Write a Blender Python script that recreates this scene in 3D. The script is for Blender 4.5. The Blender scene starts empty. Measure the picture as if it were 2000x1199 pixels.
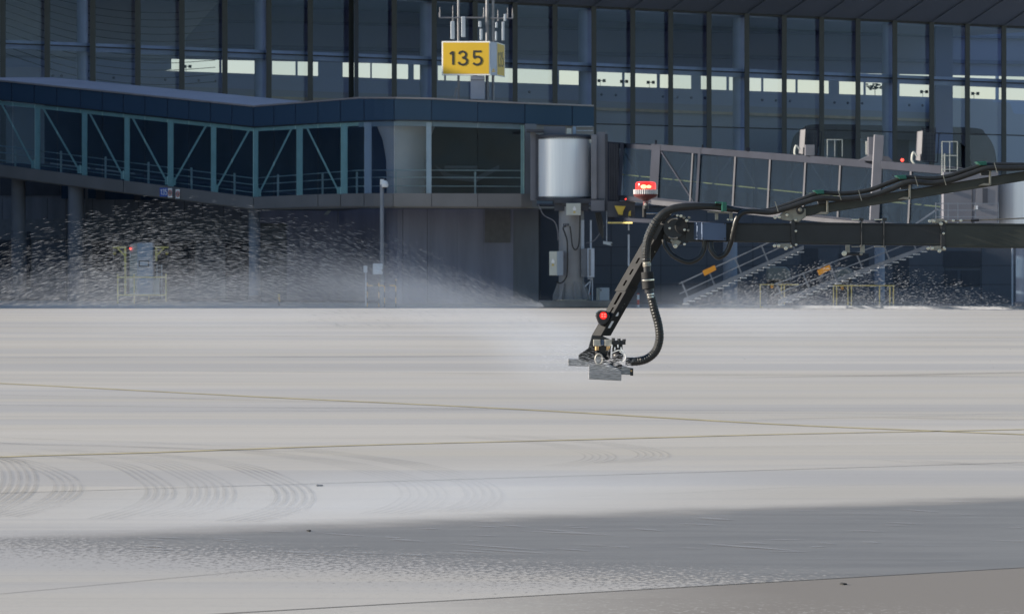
import bpy, math, random
from mathutils import Vector
random.seed(7)
rad = math.radians
scn = bpy.context.scene
F = 10000.0      # focal length in photo pixels (2000 wide)
HZ = 500.0       # horizon row
CH = 2.5         # camera height

# ------------------------------------------------------------ camera, world, sun
cam = bpy.data.objects.new("camera", bpy.data.cameras.new("camera"))
scn.collection.objects.link(cam)
cam.data.lens = 180.0; cam.data.sensor_width = 36.0
cam.location = (0, 0, CH); cam.rotation_euler = (rad(90), 0, 0)
cam.data.shift_y = -(599.5 - HZ) / 2000.0
cam.data.clip_end = 6000.0; cam.data.clip_start = 0.5
cam.data.dof.use_dof = True; cam.data.dof.focus_distance = 33.5; cam.data.dof.aperture_fstop = 22.0
scn.camera = cam
SUN_EL = 18.0
SUN_DIR = Vector((-1.0, -0.06, 0)).normalized()      # horizontal direction towards the sun
w = bpy.data.worlds.new("World"); scn.world = w; w.use_nodes = True
nt = w.node_tree; bg = nt.nodes["Background"]
sky = nt.nodes.new("ShaderNodeTexSky"); sky.sky_type = 'NISHITA'; sky.sun_disc = False
sky.sun_elevation = rad(SUN_EL); sky.sun_rotation = math.atan2(SUN_DIR.x, SUN_DIR.y)
sky.air_density = 1.0; sky.dust_density = 0.2; sky.ozone_density = 2.4
nt.links.new(sky.outputs[0], bg.inputs[0]); bg.inputs[1].default_value = 0.08
sun = bpy.data.objects.new("sun", bpy.data.lights.new("sun", 'SUN'))
scn.collection.objects.link(sun)
sun.data.energy = 5.0; sun.data.angle = rad(0.6); sun.data.color = (1.0, 0.90, 0.77)
sd = Vector((SUN_DIR.x * math.cos(rad(SUN_EL)), SUN_DIR.y * math.cos(rad(SUN_EL)), math.sin(rad(SUN_EL))))
sun.rotation_euler = sd.to_track_quat('Z', 'Y').to_euler()
scn.view_settings.view_transform = 'Standard'; scn.view_settings.look = 'None'
scn.view_settings.exposure = 0.97; scn.view_settings.gamma = 1.0
scn.cycles.max_bounces = 6; scn.cycles.transparent_max_bounces = 24; scn.cycles.volume_bounces = 1
scn.cycles.use_denoising = True
scn.cycles.volume_step_rate = 2.0; scn.cycles.volume_max_steps = 64
scn.cycles.sample_clamp_indirect = 4.0

# ------------------------------------------------------------ helpers
def P(px, py, Y): return Vector(((px - 1000) / F * Y, Y, CH + (HZ - py) / F * Y))
def G(px, py, z=0.0):
    Y = F * (CH - z) / (py - HZ); return Vector(((px - 1000) / F * Y, Y, z))
def const(Y): return lambda px: Y
def inv(p0, Y0, p1, Y1):
    a, b = 1 / Y0, 1 / Y1
    return lambda px: 1 / (a + (b - a) * (px - p0) / (p1 - p0))
def near(fn, d): return lambda px: fn(px) - d
def lerp(a, b, t): return a + (b - a) * t
def line(p0, y0, p1, y1): return lambda px: y0 + (y1 - y0) * (px - p0) / (p1 - p0)
def catmull(pts, n=8):
    pts = [Vector(p) for p in pts]; out = []
    for i in range(len(pts) - 1):
        a = pts[max(i - 1, 0)]; b = pts[i]; c = pts[i + 1]; d = pts[min(i + 2, len(pts) - 1)]
        for k in range(n):
            t = k / n
            out.append(0.5 * ((2 * b) + (c - a) * t + (2 * a - 5 * b + 4 * c - d) * t * t + (3 * b - a - 3 * c + d) * t ** 3))
    out.append(pts[-1]); return out

MATS = {}
def M(name, col, rough=0.55, metal=0.0, var=0.12, scale=1.5, stretch=(1, 1, 1), bump=0.0, emit=None, es=0.0, spec=0.5, alpha=1.0, trans=0.0, coat=0.0):
    m = bpy.data.materials.new(name); m.use_nodes = True; t = m.node_tree; b = t.nodes["Principled BSDF"]
    geo = t.nodes.new("ShaderNodeNewGeometry"); mp = t.nodes.new("ShaderNodeMapping"); mp.inputs[3].default_value = stretch
    t.links.new(geo.outputs["Position"], mp.inputs[0])
    n = t.nodes.new("ShaderNodeTexNoise"); n.inputs["Scale"].default_value = scale; n.inputs["Detail"].default_value = 5
    t.links.new(mp.outputs[0], n.inputs["Vector"])
    r = t.nodes.new("ShaderNodeValToRGB"); r.color_ramp.elements[0].position = 0.3; r.color_ramp.elements[1].position = 0.7
    r.color_ramp.elements[0].color = tuple(min(c * (1 - var), 1) for c in col) + (1,)
    r.color_ramp.elements[1].color = tuple(min(c * (1 + var), 1) for c in col) + (1,)
    t.links.new(n.outputs[0], r.inputs[0]); t.links.new(r.outputs[0], b.inputs["Base Color"])
    b.inputs["Roughness"].default_value = rough; b.inputs["Metallic"].default_value = metal
    b.inputs["Specular IOR Level"].default_value = spec; b.inputs["Alpha"].default_value = alpha
    b.inputs["Transmission Weight"].default_value = trans; b.inputs["Coat Weight"].default_value = coat
    if emit: b.inputs["Emission Color"].default_value = emit + (1,); b.inputs["Emission Strength"].default_value = es
    if bump:
        bp = t.nodes.new("ShaderNodeBump"); bp.inputs["Strength"].default_value = bump; bp.inputs["Distance"].default_value = 0.02
        t.links.new(n.outputs[0], bp.inputs["Height"]); t.links.new(bp.outputs[0], b.inputs["Normal"])
    MATS[name] = m; return m
def glass(name, tint, refl=0.08, rough=0.02, gcol=(0.8, 0.9, 1.0), wob=0.0, diffuse_mix=0.0, dcol=(0.3, 0.33, 0.36)):
    m = bpy.data.materials.new(name); m.use_nodes = True; t = m.node_tree
    for n in list(t.nodes):
        if n.type != 'OUTPUT_MATERIAL': t.nodes.remove(n)
    out = [n for n in t.nodes][0]
    tr = t.nodes.new("ShaderNodeBsdfTransparent"); tr.inputs[0].default_value = tint + (1,)
    gl = t.nodes.new("ShaderNodeBsdfGlossy"); gl.inputs["Roughness"].default_value = rough; gl.inputs[0].default_value = gcol + (1,)
    mx = t.nodes.new("ShaderNodeMixShader"); fr = t.nodes.new("ShaderNodeFresnel"); fr.inputs[0].default_value = 1.5
    mt = t.nodes.new("ShaderNodeMath"); mt.operation = 'MULTIPLY'; mt.inputs[1].default_value = refl / 0.04
    mt.use_clamp = True
    t.links.new(fr.outputs[0], mt.inputs[0]); t.links.new(mt.outputs[0], mx.inputs[0])
    t.links.new(tr.outputs[0], mx.inputs[1]); t.links.new(gl.outputs[0], mx.inputs[2])
    last = mx
    if wob:
        geo = t.nodes.new("ShaderNodeNewGeometry")
        n = t.nodes.new("ShaderNodeTexNoise"); n.inputs["Scale"].default_value = 0.6; n.inputs["Detail"].default_value = 1
        bp = t.nodes.new("ShaderNodeBump"); bp.inputs["Strength"].default_value = wob; bp.inputs["Distance"].default_value = 0.02
        t.links.new(geo.outputs["Position"], n.inputs["Vector"])
        t.links.new(n.outputs[0], bp.inputs["Height"]); t.links.new(bp.outputs[0], gl.inputs["Normal"])
    if diffuse_mix:
        df = t.nodes.new("ShaderNodeBsdfDiffuse"); df.inputs[0].default_value = dcol + (1,)
        m2 = t.nodes.new("ShaderNodeMixShader"); m2.inputs[0].default_value = diffuse_mix
        t.links.new(mx.outputs[0], m2.inputs[1]); t.links.new(df.outputs[0], m2.inputs[2]); last = m2
    t.links.new(last.outputs[0], out.inputs[0]); MATS[name] = m; return m

WLOC = {}
def tag(o, label=None, cat=None, group=None, kind=None):
    if label: o["label"] = label
    if cat: o["category"] = cat
    if group: o["group"] = group
    if kind: o["kind"] = kind
    return o
def thing(name, label, cat, loc, group=None):
    o = bpy.data.objects.new(name, None); scn.collection.objects.link(o)
    o.location = loc; o.empty_display_size = 0.2; WLOC[o.name] = Vector(loc)
    return tag(o, label, cat, group)
class MB:
    def __init__(s): s.v = []; s.f = []; s.m = []
    def add(s, vs, fs, m=0):
        b = len(s.v); s.v += [Vector(v) for v in vs]
        for f in fs: s.f.append([b + i for i in f]); s.m.append(m)
        return s
    def prism(s, front, off, m=0):      # polygon + offset vector
        n = len(front); off = Vector(off); front = [Vector(p) for p in front]
        vs = front + [p + off for p in front]
        fs = [list(range(n)), list(range(2 * n - 1, n - 1, -1))]
        for i in range(n):
            j = (i + 1) % n; fs.append([j, i, n + i, n + j])
        return s.add(vs, fs, m)
    def pp(s, pts, Yf, off=0.1, m=0):   # polygon given at photo positions, on the surface Yf, going back by off metres
        if not callable(Yf): Yf = const(Yf)
        o = off if isinstance(off, (tuple, Vector)) else (0, off, 0)
        return s.prism([P(x, y, Yf(x)) for x, y in pts], o, m)
    def rect(s, x0, y0, x1, y1, Yf, off=0.1, m=0): return s.pp([(x0, y0), (x1, y0), (x1, y1), (x0, y1)], Yf, off, m)
    def band(s, x0, x1, top, bot, Yf, off=0.1, m=0):
        return s.pp([(x0, top(x0)), (x1, top(x1)), (x1, bot(x1)), (x0, bot(x0))], Yf, off, m)
    def seg(s, x0, y0, x1, y1, w, Yf, off=0.08, m=0):   # straight bar of pixel width w
        d = math.hypot(x1 - x0, y1 - y0); nx, ny = -(y1 - y0) / d * w / 2, (x1 - x0) / d * w / 2
        return s.pp([(x0 + nx, y0 + ny), (x1 + nx, y1 + ny), (x1 - nx, y1 - ny), (x0 - nx, y0 - ny)], Yf, off, m)
    def box(s, c, d, m=0, rz=0.0):
        c = Vector(c); x, y, z = d[0] / 2, d[1] / 2, d[2] / 2; ca, sa = math.cos(rz), math.sin(rz)
        vs = [Vector((i * x * ca - j * y * sa, i * x * sa + j * y * ca, k * z)) + c for i in (-1, 1) for j in (-1, 1) for k in (-1, 1)]
        return s.add(vs, [(0, 1, 3, 2), (4, 6, 7, 5), (0, 4, 5, 1), (2, 3, 7, 6), (0, 2, 6, 4), (1, 5, 7, 3)], m)
    def tube(s, pts, r, n=8, m=0, cap=True):
        pts = [Vector(p) for p in pts]; rs = r if isinstance(r, (list, tuple)) else [r] * len(pts)
        b = len(s.v); up = None
        for i, p in enumerate(pts):
            d = (pts[min(i + 1, len(pts) - 1)] - pts[max(i - 1, 0)]).normalized()
            if up is None: up = d.orthogonal().normalized()
            up = (up - d * up.dot(d)).normalized(); sd_ = d.cross(up)
            for k in range(n):
                a = 2 * math.pi * k / n; s.v.append(p + (up * math.cos(a) + sd_ * math.sin(a)) * rs[i])
        for i in range(len(pts) - 1):
            for k in range(n):
                k2 = (k + 1) % n; s.f.append([b + i * n + k, b + i * n + k2, b + (i + 1) * n + k2, b + (i + 1) * n + k]); s.m.append(m)
        if cap:
            s.f.append([b + k for k in range(n - 1, -1, -1)]); s.m.append(m)
            e = b + (len(pts) - 1) * n; s.f.append([e + k for k in range(n)]); s.m.append(m)
        return s
    def ptube(s, pts, Y, r, n=8, m=0): # photo positions, r in pixels
        ys = [p[2] if len(p) > 2 else Y for p in pts]
        return s.tube([P(p[0], p[1], y) for p, y in zip(pts, ys)], [r * y / F for y in ys] if not isinstance(r, list) else [q * y / F for q, y in zip(r, ys)], n, m)
    def lathe(s, c, prof, n=24, m=0, a0=0, a1=2 * math.pi): # c base point, prof [(radius, z)]
        c = Vector(c); full = abs(a1 - a0 - 2 * math.pi) < 1e-6; k_ = n if full else n + 1; b = len(s.v)
        for r, z in prof:
            for k in range(k_):
                a = a0 + (a1 - a0) * k / n; s.v.append(c + Vector((r * math.cos(a), r * math.sin(a), z)))
        for i in range(len(prof) - 1):
            for k in range(n):
                k2 = (k + 1) % k_; s.f.append([b + i * k_ + k, b + i * k_ + k2, b + (i + 1) * k_ + k2, b + (i + 1) * k_ + k]); s.m.append(m)
        return s
    def disc(s, px, py, Y, r, t=0.02, n=16, m=0): # round thing facing the camera, radius r pixels
        c = P(px, py, Y); R = r * Y / F
        return s.tube([c, c + Vector((0, t, 0))], R, n, m)
    def ball(s, c, r, n=10, m=0):
        c = Vector(c); rr = r if isinstance(r, (tuple, Vector)) else (r, r, r); b = len(s.v); k_ = n // 2
        for i in range(k_ + 1):
            th = math.pi * i / k_
            for k in range(n):
                a = 2 * math.pi * k / n; s.v.append(c + Vector((rr[0] * math.sin(th) * math.cos(a), rr[1] * math.sin(th) * math.sin(a), rr[2] * math.cos(th))))
        for i in range(k_):
            for k in range(n):
                k2 = (k + 1) % n; s.f.append([b + i * n + k, b + (i + 1) * n + k, b + (i + 1) * n + k2, b + i * n + k2]); s.m.append(m)
        return s
    def build(s, name, mats, parent=None, bevel=0.0, smooth=False, origin=None):
        if not isinstance(mats, (list, tuple)): mats = [mats]
        if parent is not None: o0 = WLOC[parent.name]
        elif origin is not None: o0 = Vector(origin)
        else:
            xs = [v.x for v in s.v]; ys = [v.y for v in s.v]; zs = [v.z for v in s.v]
            o0 = Vector(((min(xs) + max(xs)) / 2, (min(ys) + max(ys)) / 2, min(zs)))
        me = bpy.data.meshes.new(name); me.from_pydata([tuple(v - o0) for v in s.v], [], s.f)
        for m in mats: me.materials.append(MATS[m] if isinstance(m, str) else m)
        for i, p in enumerate(me.polygons): p.material_index = s.m[i]; p.use_smooth = smooth
        me.update()
        import bmesh
        bm = bmesh.new(); bm.from_mesh(me); bmesh.ops.recalc_face_normals(bm, faces=bm.faces); bm.to_mesh(me); bm.free()
        if smooth: me.set_sharp_from_angle(angle=rad(40))
        o = bpy.data.objects.new(name, me); scn.collection.objects.link(o); WLOC[o.name] = o0
        if parent is not None: o.parent = parent
        else: o.location = o0
        if bevel:
            bv = o.modifiers.new("bevel", 'BEVEL'); bv.width = bevel; bv.segments = 2; bv.limit_method = 'ANGLE'; bv.angle_limit = rad(40)
        return o
def dup(root, loc, label=None):
    r = root.copy(); scn.collection.objects.link(r); r.location = loc; WLOC[r.name] = Vector(loc)
    if label: r["label"] = label
    for ch in root.children:
        c = ch.copy(); scn.collection.objects.link(c); c.parent = r
        for g in ch.children:
            d = g.copy(); scn.collection.objects.link(d); d.parent = c
    return r
# writing: strokes in a unit box, y down
GLYPH = {
    '1': [[(0.2, 0.2), (0.62, 0.03)], [(0.68, 0.0), (0.68, 1.0)]],
    '3': [[(0.06, 0.2), (0.2, 0.06), (0.45, 0.0), (0.7, 0.05), (0.85, 0.2), (0.8, 0.36), (0.62, 0.45), (0.4, 0.47)],
          [(0.5, 0.5), (0.75, 0.52), (0.95, 0.66), (0.92, 0.85), (0.7, 0.97), (0.42, 1.0), (0.15, 0.93), (0.0, 0.8)]],
    '5': [[(0.95, 0.0), (0.15, 0.0), (0.13, 0.42)], [(0.1, 0.5), (0.35, 0.4), (0.65, 0.4), (0.9, 0.52), (0.97, 0.7), (0.88, 0.88), (0.65, 0.98), (0.35, 1.0), (0.05, 0.88)]],
    '0': [[(0.5, 0.0), (0.15, 0.12), (0.02, 0.5), (0.15, 0.88), (0.5, 1.0), (0.85, 0.88), (0.98, 0.5), (0.85, 0.12), (0.5, 0.0)]],
    '8': [[(0.5, 0.47), (0.15, 0.35), (0.15, 0.1), (0.5, 0.0), (0.85, 0.1), (0.85, 0.35), (0.5, 0.47)], [(0.5, 0.5), (0.1, 0.62), (0.1, 0.9), (0.5, 1.0), (0.9, 0.9), (0.9, 0.62), (0.5, 0.5)]],
}
def stroke(mb, pts, w, Yf, off, m=0):
    n = len(pts); L = []; R = []
    for i in range(n):
        a = pts[max(i - 1, 0)]; c = pts[min(i + 1, n - 1)]; d = math.hypot(c[0] - a[0], c[1] - a[1]) or 1
        nx, ny = -(c[1] - a[1]) / d, (c[0] - a[0]) / d; k = 1.0
        if 0 < i < n - 1:
            b = pts[i]; d1 = math.hypot(b[0] - a[0], b[1] - a[1]); n1 = (-(b[1] - a[1]) / d1, (b[0] - a[0]) / d1)
            k = 1 / max(0.5, nx * n1[0] + ny * n1[1])
        L.append((pts[i][0] + nx * w / 2 * k, pts[i][1] + ny * w / 2 * k)); R.append((pts[i][0] - nx * w / 2 * k, pts[i][1] - ny * w / 2 * k))
    for i in range(n - 1): mb.pp([L[i], L[i + 1], R[i + 1], R[i]], Yf, off, m)
def write(mb, ch, x0, y0, x1, y1, w, Yf, off=0.01, m=0):
    for j, s_ in enumerate(GLYPH[ch]):
        stroke(mb, [(lerp(x0, x1, a), lerp(y0, y1, b)) for a, b in s_], w, near(Yf, 0.004 * j) if callable(Yf) else const(Yf - 0.004 * j), off, m)

# ------------------------------------------------------------ materials
M("mullion_metal", (0.045, 0.047, 0.045), 0.5, 0.0, 0.1)
M("dark_line", (0.012, 0.014, 0.018), 0.5)
M("transom_blue", (0.30, 0.38, 0.48), 0.5)
M("inner_column_paint", (0.40, 0.47, 0.53), 0.6, var=0.06)
M("inner_wall", (0.37, 0.45, 0.56), 0.7, var=0.08, scale=0.1)
M("inner_wall_low", (0.36, 0.40, 0.43), 0.7, var=0.08, scale=0.1)
M("inner_ceiling", (0.165, 0.20, 0.31), 0.8, var=0.1, scale=0.1)
M("inner_beam", (0.10, 0.13, 0.22), 0.8)
M("beige_rail", (0.55, 0.46, 0.3), 0.6)
M("soffit", (0.30, 0.32, 0.38), 0.65, var=0.1, scale=0.15, stretch=(1, .3, 1))
M("roof_metal", (0.42, 0.37, 0.41), 0.5, var=0.1, scale=0.3)
M("link_frame", (0.18, 0.168, 0.165), 0.5, var=0.1, scale=0.5)
M("link_trim", (0.26, 0.23, 0.23), 0.4, var=0.1)
M("steel_green", (0.62, 0.84, 0.76), 0.5, var=0.08)
M("steel_white", (0.75, 0.80, 0.85), 0.5, var=0.06)
M("rail_metal", (0.45, 0.52, 0.52), 0.4)
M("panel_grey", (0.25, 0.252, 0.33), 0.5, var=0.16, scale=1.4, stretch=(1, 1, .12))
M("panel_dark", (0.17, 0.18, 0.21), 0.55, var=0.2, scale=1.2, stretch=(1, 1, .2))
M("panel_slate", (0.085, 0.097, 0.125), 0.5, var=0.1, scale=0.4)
M("louvre", (0.17, 0.18, 0.20), 0.6, scale=4)
M("void_dark", (0.055, 0.06, 0.075), 0.7)
M("concrete_pillar", (0.19, 0.195, 0.22), 0.8, var=0.12, scale=0.6)
M("column_blue", (0.24, 0.28, 0.36), 0.6, var=0.08)
M("drum_metal", (0.92, 0.93, 0.95), 0.38, 0.3, var=0.09, scale=.8, stretch=(6, 6, .2))
M("tunnel_shade_tone", (0.024, 0.028, 0.042), 0.6, var=0.15, scale=1, spec=.15)  # bridge paint darkened for the sunlit tunnel, shade put into the colour
M("bridge_grey", (0.17, 0.17, 0.195), 0.5, var=0.1, scale=1)
M("bridge_light", (0.21, 0.205, 0.225), 0.5, var=0.1, scale=1)
M("bridge_dark", (0.055, 0.057, 0.07), 0.6, var=0.15)
M("flared_paint", (0.66, 0.62, 0.62), 0.5, var=.05)
M("column_grey", (0.25, 0.25, 0.26), 0.6, var=0.12, scale=1.2)
M("cabinet_beige", (0.50, 0.51, 0.46), 0.55, var=0.06)
M("cabinet_blue", (0.42, 0.47, 0.55), 0.55, var=0.08)
M("cabinet_white", (0.55, 0.60, 0.66), 0.5, var=0.05)
M("plinth_concrete", (0.15, 0.147, 0.14), 0.85, var=0.2, scale=1.5, bump=.3)
M("warn_yellow", (0.62, 0.44, 0.06), 0.5, var=0.15)
M("rust_yellow", (0.85, 0.64, 0.20), 0.6, var=0.25, scale=2)
M("orange_sign", (0.6, 0.26, 0.02), 0.5, var=0.05)
M("sign_yellow", (0.60, 0.38, 0.02), 0.45, var=0.05, scale=.5)
M("sign_frame", (0.8, 0.8, 0.78), 0.4, var=0.04)
M("sign_side_shade", (0.50, 0.55, 0.62), 0.4, var=0.05)  # white side box coloured bluish, its shade put into the paint
M("sign_black", (0.02, 0.022, 0.02), 0.5)
M("mast_metal", (0.20, 0.20, 0.21), 0.45, 0.3, var=0.15, scale=4)
M("antenna_white", (0.42, 0.46, 0.50), 0.4, var=0.04)
M("sign_blue", (0.02, 0.08, 0.42), 0.4)
M("white_paint", (0.78, 0.78, 0.78), 0.4)
M("red_paint", (0.6, 0.04, 0.03), 0.45)
M("black_plastic", (0.02, 0.02, 0.022), 0.4)
M("pedestal_grey", (0.38, 0.37, 0.40), 0.5, var=0.08)
M("block_louvre", (0.15, 0.145, 0.15), 0.6, scale=4)
M("stair_metal", (0.20, 0.22, 0.26), 0.45, 0.2, var=0.15)
M("tread_metal", (0.55, 0.58, 0.62), 0.4, 0.2)
M("ac_case", (0.10, 0.10, 0.115), 0.5, var=0.1)
M("ac_grille", (0.05, 0.06, 0.075), 0.5)
M("boom_paint", (0.022, 0.023, 0.026), 0.38, 0.0, var=0.25, scale=6, spec=.5)
M("boom_olive", (0.040, 0.042, 0.034), 0.42, 0.0, var=0.25, scale=6)
M("slot_black", (0.002, 0.002, 0.002), 1.0, spec=0.0)
M("arm_paint", (0.027, 0.0272, 0.0275), 0.7, 0.0, var=0.2, scale=14, spec=.22)
M("hose_rubber", (0.020, 0.020, 0.019), 0.36, 0.0, var=0.25, scale=20, bump=.15)
M("steel_bright", (0.62, 0.60, 0.55), 0.25, 1.0, var=0.1, scale=30)
M("steel_dull", (0.30, 0.28, 0.24), 0.4, 0.8, var=0.2, scale=30)
M("brass", (0.55, 0.36, 0.18), 0.35, 0.8, var=0.15, scale=40)
M("junction_grey", (0.115, 0.15, 0.22), 0.6, 0.0, var=0.05, scale=8, spec=.2)
M("clip_green", (0.01, 0.10, 0.07), 0.45, var=0.1)
M("clear_ring", (0.42, 0.40, 0.42), 0.25, 0.3, var=0.2, scale=120)
M("beacon_base", (0.10, 0.02, 0.02), 0.4, var=0.2)
M("plate_wet", (0.30, 0.30, 0.31), 0.3, 0.3, var=0.35, scale=25, stretch=(1, 1, 6))
M("wire_white", (0.75, 0.75, 0.72), 0.4)
M("droplet_pale", (0.9, 0.9, 0.92), 0.6, emit=None)
M("droplet", (0.38, 0.39, 0.41), 0.5, var=0.03)
M("lens_red", (0.7, 0.02, 0.02), 0.25, emit=(1, 0.02, 0.01), es=0.35)
M("led_red", (1, 0.3, 0.2), 0.3, emit=(1, 0.05, 0.05), es=1.6)
M("led_warm", (1, 0.6, 0.4), 0.3, emit=(1, 0.40, 0.2), es=2.6)
M("dome_red", (0.85, 0.03, 0.02), 0.15, emit=(1, 0.03, 0.015), es=0.45, alpha=0.5)
M("lamp_red", (0.9, 0.05, 0.04), 0.3, emit=(1, 0.05, 0.03), es=2)
M("window_white", (0.30, 0.32, 0.34), 0.6)
M("tarp_grey", (0.22, 0.23, 0.22), 0.7, var=0.15, scale=1)
M("interior_dark", (0.11, 0.115, 0.13), 0.8, var=0.2, scale=.3)
M("arch_dark", (0.05, 0.048, 0.055), 0.6)
M("arch_pale", (0.22, 0.26, 0.26), 0.7, var=0.25, scale=.5)
M("asphalt", (0.05, 0.052, 0.056), 0.85, var=0.2, scale=.7)
M("kerb_stone", (0.26, 0.27, 0.29), 0.8, var=0.15)
M("line_yellow", (0.44, 0.37, 0.17), 0.7, var=0.3, scale=1.5, alpha=.75)
M("joint_black", (0.10, 0.10, 0.10), 0.9, var=0.4, scale=6)
M("debris_dark", (0.03, 0.03, 0.03), 0.8)
M("valve_pale", (0.40, 0.38, 0.33), 0.4, 0.2, var=.15, scale=40)
glass("curtain_glass", (0.905, 0.915, 1.0), 0.014, 0.015, gcol=(.5, .7, 1), wob=.1)
glass("curtain_glass_clear", (0.93, 0.935, 1.0), 0.009, 0.015, gcol=(.5, .7, 1), wob=.1)
glass("curtain_glass_dusty", (0.88, 0.90, 0.98), 0.02, 0.03, gcol=(.5, .65, .9), wob=.15, diffuse_mix=.035, dcol=(.3, .33, .36))
glass("fascia_glass", (0.1, 0.14, 0.2), 0.014, 0.05, gcol=(.35, .6, 1.0), wob=.4, diffuse_mix=.45, dcol=(.085, .15, .245))  # blue body colour, raised to stand in for reflections as well
glass("corner_glass", (0.80, 0.84, 0.86), 0.012, 0.01, gcol=(.5, .65, 1), wob=1.2)
glass("corner_fascia", (0.1, 0.14, 0.2), 0.018, 0.02, gcol=(.4, .6, 1.0), wob=1.5, diffuse_mix=.45, dcol=(.085, .15, .245))  # diffuse blue carries part of the corner reflections
glass("link_glass", (0.78, 0.84, 0.86), 0.008, 0.02, gcol=(.5, .7, 1), wob=.2)
glass("bridge_glass", (0.72, 0.80, 0.84), 0.012, 0.05, gcol=(.5, .7, 1), wob=.2, diffuse_mix=.25, dcol=(.04, .055, .075))

# ------------------------------------------------------------ ground
def ground_material():
    m = bpy.data.materials.new("apron_concrete"); m.use_nodes = True; t = m.node_tree; b = t.nodes["Principled BSDF"]; N = t.nodes.new; L = t.links.new
    geo = N("ShaderNodeNewGeometry"); sep = N("ShaderNodeSeparateXYZ"); L(geo.outputs["Position"], sep.inputs[0])
    def mth(op, a, b_=None, clamp=False):
        n = N("ShaderNodeMath"); n.operation = op; n.use_clamp = clamp
        for i, q in enumerate((a, b_)):
            if q is None: continue
            if isinstance(q, (int, float)): n.inputs[i].default_value = q
            else: L(q, n.inputs[i])
        return n.outputs[0]
    def noise(sx, sy, rot, scale=1.0, detail=4, rough=.55, dist=0.0):
        mp = N("ShaderNodeMapping"); mp.inputs[2].default_value = (0, 0, rad(rot)); mp.inputs[3].default_value = (sx, sy, 1)
        L(geo.outputs["Position"], mp.inputs[0]); n = N("ShaderNodeTexNoise"); n.inputs["Scale"].default_value = scale
        n.inputs["Detail"].default_value = detail; n.inputs["Roughness"].default_value = rough; n.inputs["Distortion"].default_value = dist
        L(mp.outputs[0], n.inputs["Vector"]); return n.outputs[0]
    def ramp(v, lo, hi):
        n = N("ShaderNodeMapRange"); n.interpolation_type = 'SMOOTHSTEP'; L(v, n.inputs[0])
        n.inputs[1].default_value = lo; n.inputs[2].default_value = hi; return n.outputs[0]
    def mix(f, a, c, mode='MIX'):
        n = N("ShaderNodeMix"); n.data_type = 'RGBA'; n.blend_type = mode
        if isinstance(f, (int, float)): n.inputs[0].default_value = f
        else: L(f, n.inputs[0])
        for i, q in ((6, a), (7, c)):
            if isinstance(q, tuple): n.inputs[i].default_value = q + (1,)
            else: L(q, n.inputs[i])
        return n.outputs[2]
    X, Y = sep.outputs[0], sep.outputs[1]
    base = mix(ramp(noise(.03, .12, -8, detail=3), .35, .65), (0.415, 0.39, 0.345), (0.46, 0.437, 0.40))
    far = ramp(noise(.012, .16, 4, detail=6, rough=.65), .42, .62)
    col = mix(mth('MULTIPLY', far, .5), base, (0.30, 0.305, 0.325))
    mid = ramp(noise(.06, 1.1, 9, detail=6, rough=.65), .5, .72)
    col = mix(mth('MULTIPLY', mid, .34), col, (0.27, 0.27, 0.28))
    mid2 = ramp(noise(.10, 2.6, -14, detail=5, rough=.6), .52, .75)
    col = mix(mth('MULTIPLY', mid2, .22), col, (0.25, 0.25, 0.26))
    # slabs on either side of the near joint differ
    d1 = mth('SUBTRACT', Y, mth('ADD', mth('MULTIPLY', X, .855), 37.58))      # >0 beyond near joint
    near_slab = ramp(d1, .01, -.01)
    xs = ramp(mth('ADD', X, mth('MULTIPLY', noise(.5, .5, 0), 2.0)), -0.5, 3.2)
    col = mix(mth('MULTIPLY', near_slab, xs), col, (0.172, 0.148, 0.120))
    fl = noise(20, 6.5, 12, detail=3, rough=.7)
    fleck = mth('MULTIPLY', ramp(fl, .54, .62), ramp(mth('ADD', Y, mth('MULTIPLY', X, .6)), 39.2, 36.6))
    col = mix(mth('MULTIPLY', mth('MULTIPLY', fleck, near_slab), .6), col, (0.38, 0.37, 0.33))
    d2 = mth('SUBTRACT', Y, mth('ADD', mth('MULTIPLY', X, .69), 57.7))
    col = mix(mth('MULTIPLY', ramp(d2, .02, -.02), .22), col, (0.30, 0.305, 0.315))
    # wet area
    n1 = noise(1.0, 1.0, 0, detail=5); nb = mth('MULTIPLY', mth('SUBTRACT', n1, .5), 1.6)
    top = mth('SUBTRACT', mth('ADD', mth('MULTIPLY', X, .79), 49.2), Y)
    wt = ramp(mth('ADD', top, nb), -.6, 1.4)
    wl = ramp(mth('ADD', mth('SUBTRACT', Y, mth('SUBTRACT', 40.6, mth('MULTIPLY', X, .9))), mth('MULTIPLY', mth('SUBTRACT', noise(20, 6.5, 12, detail=3, rough=.7), .5), 15.0)), -1.8, 1.6)
    jt = ramp(d1, -.01, .02)
    wet = mth('MULTIPLY', mth('MULTIPLY', wt, wl), jt)
    wcol = mix(ramp(noise(.35, 1.6, 20, detail=6, rough=.7), .35, .65), (0.160, 0.143, 0.125), (0.200, 0.181, 0.160))
    col = mix(mth('MULTIPLY', wet, .95), col, wcol)
    # pale splash streaks and reflections painted into the wet slab
    st = ramp(noise(.9, 9.0, 18, detail=3, rough=.6), .655, .72); st = mth('MULTIPLY', mth('MULTIPLY', st, wet), .4)
    col = mix(st, col, (0.42, 0.43, 0.45))
    # fine speckle
    sp = noise(9, 9, 0, detail=6, rough=.7)
    col = mix(mth('MULTIPLY', ramp(sp, .5, .75), .16), col, (0.18, 0.18, 0.18))
    sp2 = ramp(noise(5, 5, 0, scale=1.3, detail=5, rough=.7), .66, .76)
    nearw = ramp(Y, 60, 38); col = mix(mth('MULTIPLY', mth('MULTIPLY', sp2, nearw), .35), col, (0.55, 0.55, 0.52))
    L(col, b.inputs["Base Color"])
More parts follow.
